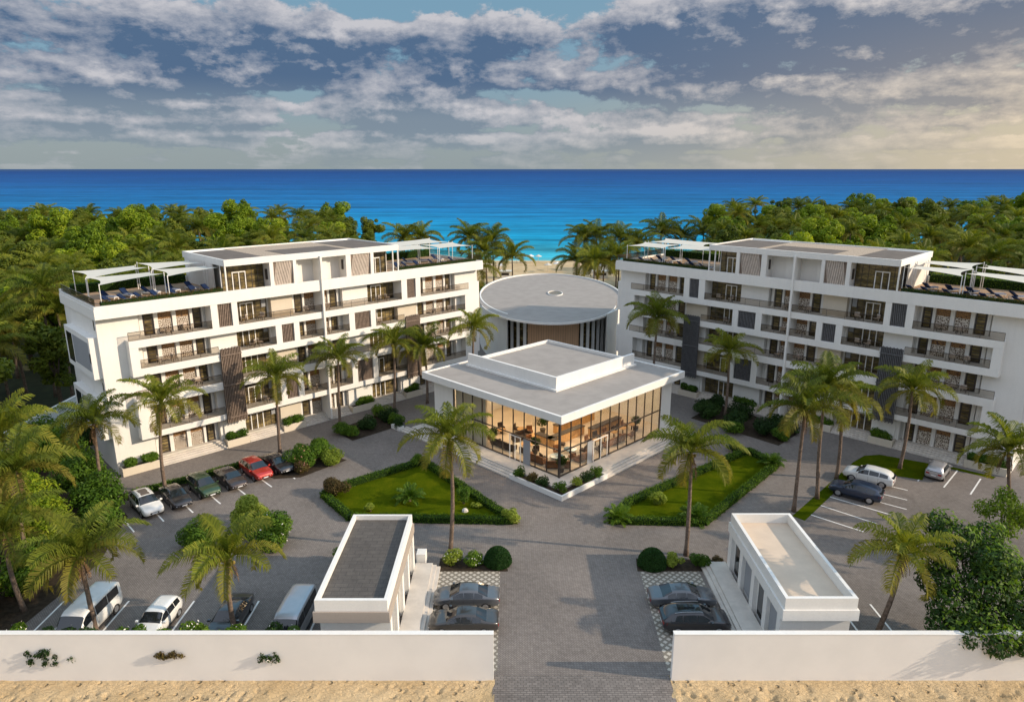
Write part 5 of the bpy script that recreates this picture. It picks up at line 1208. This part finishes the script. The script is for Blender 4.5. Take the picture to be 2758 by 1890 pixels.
# behind the front wall on the left
G2 = 'vehicles parked behind the left front wall'
car('white minibus parked under the palm behind the front wall', VAN, -29.55, 42.0, 268, Pw, 'minibus', 'minibus', G2)
car('small white hatchback behind the front wall', HATCH, -24.75, 42.0, 268, Pw, group=G2)
car('dark grey sedan in the shade beside the second car park palm', SEDAN, -19.8, 42.3, 268, Pdk, group=G2)
car('silver white minibus in shade next to the dark roofed gatehouse', VAN, -15.1, 41.7, 268, Psl, 'minibus', 'minibus', G2)
# gateway
G3 = 'cars on the grid paving by the gatehouses'
car('grey sedan left of the driveway, the one farther from the wall', SEDAN, -3.35, 44.7, 180, Psg, group=G3)
car('darker grey sedan left of the driveway, close behind the wall', SEDAN, -3.35, 41.9, 180, Pgn, group=G3)
car('silver blue sedan right of the driveway, by the steps', SEDAN, 12.5, 44.7, 0, Psg, group=G3)
car('black estate car with roof rails right of the driveway', SUV, 12.75, 41.9, 0, Pb, group=G3, sunroof=1, rails=True)
# right car park
G4 = 'cars in the right car park'
car('white off-road car parked beside the small lawn', SUV, 36.55, 65.3, 142, Pw, group=G4)
car('navy blue car parked next to the grass verge palms', SUV, 33.6, 61.9, 142, Pn, group=G4)
car('silver beige hatchback before the steps of the shaded building', HATCH, 44.6, 66.9, 47, Psl, group=G4)

# ================================================================== pavilion furnishings
def PVe(name, a, b, rz, label, cat, group=None): p = PV(a, b, .602); return empty(name, p, PI / 4 + rz, label, cat, group)
def sofa(a, b, rz, L, mat, label):
    r = PVe('sofa', a, b, rz, label, 'sofa', 'pavilion sofas')
    MB().box(-L / 2, L / 2, -.45, .45, .12, .45).build('seat', mat, r, bevel=.05); MB().box(-L / 2, L / 2, .28, .47, .452, .92).build('backrest', mat, r, bevel=.05)
    for sg in (-1, 1): MB().box(min(sg * (L / 2), sg * (L / 2 - .2)), max(sg * L / 2, sg * (L / 2 - .2)), -.45, .27, .452, .68).build('armrest', mat, r, bevel=.04)
    MB().box(-L / 2 + .1, L / 2 - .1, -.35, .35, 0, .118).build('plinth', M['frame'], r)
def rtable(a, b, rad, mat, label):
    r = PVe('round_table', a, b, 0, label, 'table', 'pavilion round tables')
    MB().tube([(0, 0, .42), (0, 0, .48)], rad, 20).build('table_top', mat, r); MB().tube([(0, 0, 0), (0, 0, .42)], [.16, .10], 8).build('pedestal', M['frame'], r)
def chair(a, b, rz, mat, label, group):
    r = PVe('armchair', a, b, rz, label, 'armchair', group)
    MB().box(-.35, .35, -.35, .35, .22, .46).build('seat', mat, r, bevel=.05); MB().box(-.35, .35, .22, .36, .462, .9).build('backrest', mat, r, bevel=.04)
    for sx in (-1, 1):
        for sy in (-1, 1): MB().box(sx * .3 - .025, sx * .3 + .025, sy * .3 - .025, sy * .3 + .025, 0, .218).build('leg', M['frame'], r)
def counter(a, b, rz, L, label):
    r = PVe('counter', a, b, rz, label, 'counter', 'pavilion counters')
    MB().box(-L / 2, L / 2, -.35, .35, 0, 1.0).build('cabinet', M['oak'], r); MB().box(-L / 2 - .05, L / 2 + .05, -.42, .42, 1.002, 1.07).build('worktop', M['frame'], r)
def rug(a, b, rx, ry, label): r = PVe('rug', a, b, 0, label, 'rug', 'pavilion rugs'); MB().prism(ell(0, 0, rx, ry, 28), 0.002, .02).build('pile', M['rug'], r)
def pot(a, b, h, label):
    p = PV(a, b, .602); r = empty('potted_plant', p, 0, label, 'potted plant', 'pavilion potted plants'); MB().tube([(0, 0, 0), (0, 0, .55)], [.28, .36], 12).build('pot', M['frame'], r)
    npmesh('foliage', leafcloud(blobset(NR, 7, .5, .5, .6, h * .65, .25, .45), 500, .13, NR), 4, M['leafB'], r)
rug(4.2, 4.2, 2.0, 1.6, 'pale oval rug at the glass corner of the pavilion'); rug(4.2, 9.2, 2.2, 1.6, 'pale oval rug along the left glass front'); rug(9.6, 4.2, 2.4, 1.5, 'pale oval rug along the right glass front')
sofa(3.0, 3.0, PI * .75, 2.6, M['furn'], 'brown sofa at the corner of the pavilion glass'); sofa(2.6, 5.6, PI / 2, 2.4, M['furn'], 'brown sofa just behind the left glass door')
sofa(6.6, 2.5, PI, 2.4, M['furn'], 'brown sofa just behind the right glass front'); sofa(2.8, 10.6, PI / 2, 2.8, M['furnd'], 'dark sofa halfway along the left glass front')
sofa(6.0, 11.2, 0, 2.6, M['furnd'], 'dark sofa in the depth of the lounge'); sofa(12.4, 2.8, PI, 3.6, M['furn'], 'long brown sofa halfway along the right glass front')
rtable(4.4, 4.4, .75, M['tblue'], 'round blue glass table nearest the glass corner'); rtable(6.9, 4.6, .7, M['tblue'], 'round blue glass table right of the corner one'); rtable(4.6, 9.0, .7, M['oak'], 'round wooden table in the left wing of the lounge'); rtable(5.6, 14.2, .6, M['oak'], 'round wooden table at the far left of the lounge')
for k, (a, b, rz, lb) in enumerate([(5.6, 3.2, 2.6, 'right of the corner table'), (3.2, 5.2, 1.2, 'left of the corner table'), (5.8, 5.6, -.6, 'behind the corner table'), (8.0, 3.6, 3.4, 'by the white glass door'), (5.9, 9.8, -.4, 'behind the left wooden table'), (4.4, 7.4, 2.4, 'between the two left tables'), (3.0, 13.2, 1.4, 'by the timber partition'), (6.4, 15.0, -.3, 'at the far left table')]):
    chair(a, b, rz, M['furnd'] if k % 2 else M['furn'], 'low armchair in the pavilion lounge, ' + lb, 'pavilion armchairs')
counter(9.4, 7.4, .0, 6.0, 'long oak counter behind the right glass front'); counter(13.6, 9.6, .0, 7.0, 'longer oak counter deeper in the right wing'); counter(6.8, 8.0, PI / 2, 3.0, 'short oak counter facing the left glass front')
counter(15.0, 6.0, 0, 5.6, 'oak buffet counter at the right wing windows')
for k, (a, b, rz, lb) in enumerate([(9.4, 2.6, 3.1, 'first along the right glass'), (10.6, 5.0, .2, 'behind the first dining table'), (12.2, 5.1, -.2, 'behind the second dining table'), (14.0, 5.0, .1, 'behind the third dining table'), (15.9, 5.2, 3.3, 'behind the fourth dining table'), (17.6, 5.0, .4, 'behind the fifth dining table'),
        (7.6, 6.4, .5, 'before the short counter'), (8.0, 11.8, -.6, 'deep in the lounge'), (7.4, 13.4, .4, 'deepest in the lounge'), (4.0, 15.6, 1.9, 'near the far left glass'), (3.0, 8.0, 1.5, 'at the left glass, under the transom'), (15.4, 2.5, 3.0, 'last along the right glass')]):
    chair(a, b, rz, M['furn'] if k % 2 else M['furnd'], 'dining room seat in the pavilion, ' + lb, 'pavilion dining seats')
rtable(7.2, 10.2, .7, M['oak'], 'round wooden table in the middle of the lounge'); rtable(7.6, 12.6, .65, M['oak'], 'round wooden table at the back of the lounge'); rtable(3.4, 16.4, .55, M['oak'], 'small round table at the far left glass')
for k in range(5):
    a = 10.5 + k * 1.75
    r = PVe('dining_table', a, 3.9, 0, 'dining table number %s from the glass door in the right wing row' % ('one', 'two', 'three', 'four', 'five')[k], 'table', 'pavilion dining tables')
    MB().box(-.45, .45, -.45, .45, .70, .75).build('table_top', M['oak'], r); MB().box(-.05, .05, -.05, .05, 0, .70).build('leg', M['frame'], r)
for a, b, h, lb in ((4.0, 7.2, 2.4, 'big potted plant left of the pavilion corner'), (2.4, 2.0, 1.8, 'potted plant at the pavilion glass corner'), (9.2, 10.8, 2.4, 'potted plant behind the counters'), (2.6, 12.4, 2.2, 'potted plant before the timber partition'), (17.6, 3.4, 2.2, 'potted plant at the right end of the glass')): pot(a, b, h, lb)

# balcony chairs and tables
def bchair(mat):
    r = empty('balcony_chair', (0, 0, 0), 0, 'x', 'chair'); MB().box(-.28, .28, -.28, .28, .38, .44).box(-.28, .28, .22, .28, .442, .85).build('seat', mat, r)
    for sx in (-1, 1):
        for sy in (-1, 1): MB().box(sx * .24 - .02, sx * .24 + .02, sy * .24 - .02, sy * .24 + .02, 0, .378).build('leg', M['frame'], r)
    return r
for nm, fr in (('left', LB), ('right', RB)):
    rg = random.Random(8); pr = None
    for z in (4.1, 7.9, 11.1, 14.1):
        for s in (5.6, 6.6, 8.9, 15.2, 16.8, 22.9, 25.6, 33.0, 34.4, 41.4, 42.4, 44.6):
            if rg.random() < .3: continue
            p = fr(s + rg.uniform(-.3, .3), -rg.uniform(.7, 1.1), z + .01)
            if pr is None:
                pr = bchair(M['woodlight']); pr.location = p; pr.rotation_euler = (0, 0, 1.0)
                pr['label'] = 'small pale chair on a glass fronted balcony of the %s building' % nm; pr['group'] = 'balcony chairs of the %s building' % nm
            else: copy_tree(pr, p, rg.uniform(0, 6.28))

# ================================================================== beach
def parasol(x, y, s, mat, label):
    r = empty('beach_parasol', (x, y, -.05), 0, label, 'parasol', 'parasols on the beach'); m = MB(); n = 8
    for k in range(n):
        a, b = 2 * PI * k / n, 2 * PI * (k + 1) / n
        m.quad((0, 0, 2.9), (s * math.cos(a), s * math.sin(a), 2.25), (s * math.cos(b), s * math.sin(b), 2.25)); m.quad((0, 0, 2.84), (s * math.cos(b), s * math.sin(b), 2.2), (s * math.cos(a), s * math.sin(a), 2.2))
    m.build('canopy', mat, r); MB().tube([(0, 0, 0), (0, 0, 2.9)], .05, 6).build('pole', M['woodlight'], r)
for k, (x, y, mt, lb) in enumerate([(-1.2, 236, 'sail', 'leftmost at the waterline gap'), (1.6, 237, 'white', 'second from left at the waterline'), (4.2, 236.5, 'bluewhite', 'bluish one in the middle of the waterline gap'), (6.4, 237, 'white', 'third white one at the waterline'), (9.0, 236.5, 'sail', 'at the waterline near the right palms'),
                                    (-7.5, 216, 'sail', 'behind the three left beach palms'), (-3.4, 214, 'white', 'on the sand by the shortest left palm'), (11.2, 215, 'sail', 'on the sand by the short right palm'), (14.2, 218, 'white', 'under the fronds of the right palms'), (27.0, 214, 'sail', 'right of the slim palm'), (31.0, 216, 'white', 'near the left end of the right roof')]):
    parasol(x, y, 1.3, M[mt], 'small beach parasol, ' + lb)
for k, (x, y, w, lb) in enumerate([(-12.5, 205, 3.6, 'low white beach kiosk at the end of the left building'), (-2.0, 203, 3.0, 'low white beach kiosk behind the round hall roof'), (26.0, 203, 4.0, 'low white beach kiosk right of the low yellowish palm')]):
    r = empty('beach_kiosk', (x, y, -.05), 0, lb, 'kiosk', 'kiosks on the beach')
    MB().box(-w / 2, w / 2, -1.2, 1.2, 0, 2.0).build('wall', M['white'], r); MB().box(-w / 2 - .4, w / 2 + .4, -1.7, 1.6, 2.002, 2.15).build('roof', M['sail'], r); MB().box(-w / 2 + .4, w / 2 - .4, -1.22, -1.202, .9, 1.6).build('hatch', M['frame'], r)
hedge([(-14, 176), (-2.5, 181), (3.0, 182.5)], 2.2, 1.1, 'dark hedge left of the beach path behind the hall', M['leafC'], 14, 0, 'hedges behind the hall')
hedge([(8.0, 182), (18, 180), (34, 176)], 2.6, 1.5, 'dark hedge right of the beach path behind the hall', M['leafC'], 14, 0, 'hedges behind the hall')
for x, y, s, lb in ((-9, 176, 2.4, 'left of the hall under the beach palms'), (16, 172, 2.6, 'right behind the hall roof'), (21, 168, 3.0, 'largest one right of the hall roof'), (26, 160, 3.2, 'beside the right building end')):
    bush(x, y, s, s, 3.2, 1500, .28, M['leafC'], 'dark green shrub on the dune, ' + lb)
sheet('dune_path', [(3.4, 152), (8.6, 152), (7.4, 190), (4.2, 190)], -.03, M['deck'])
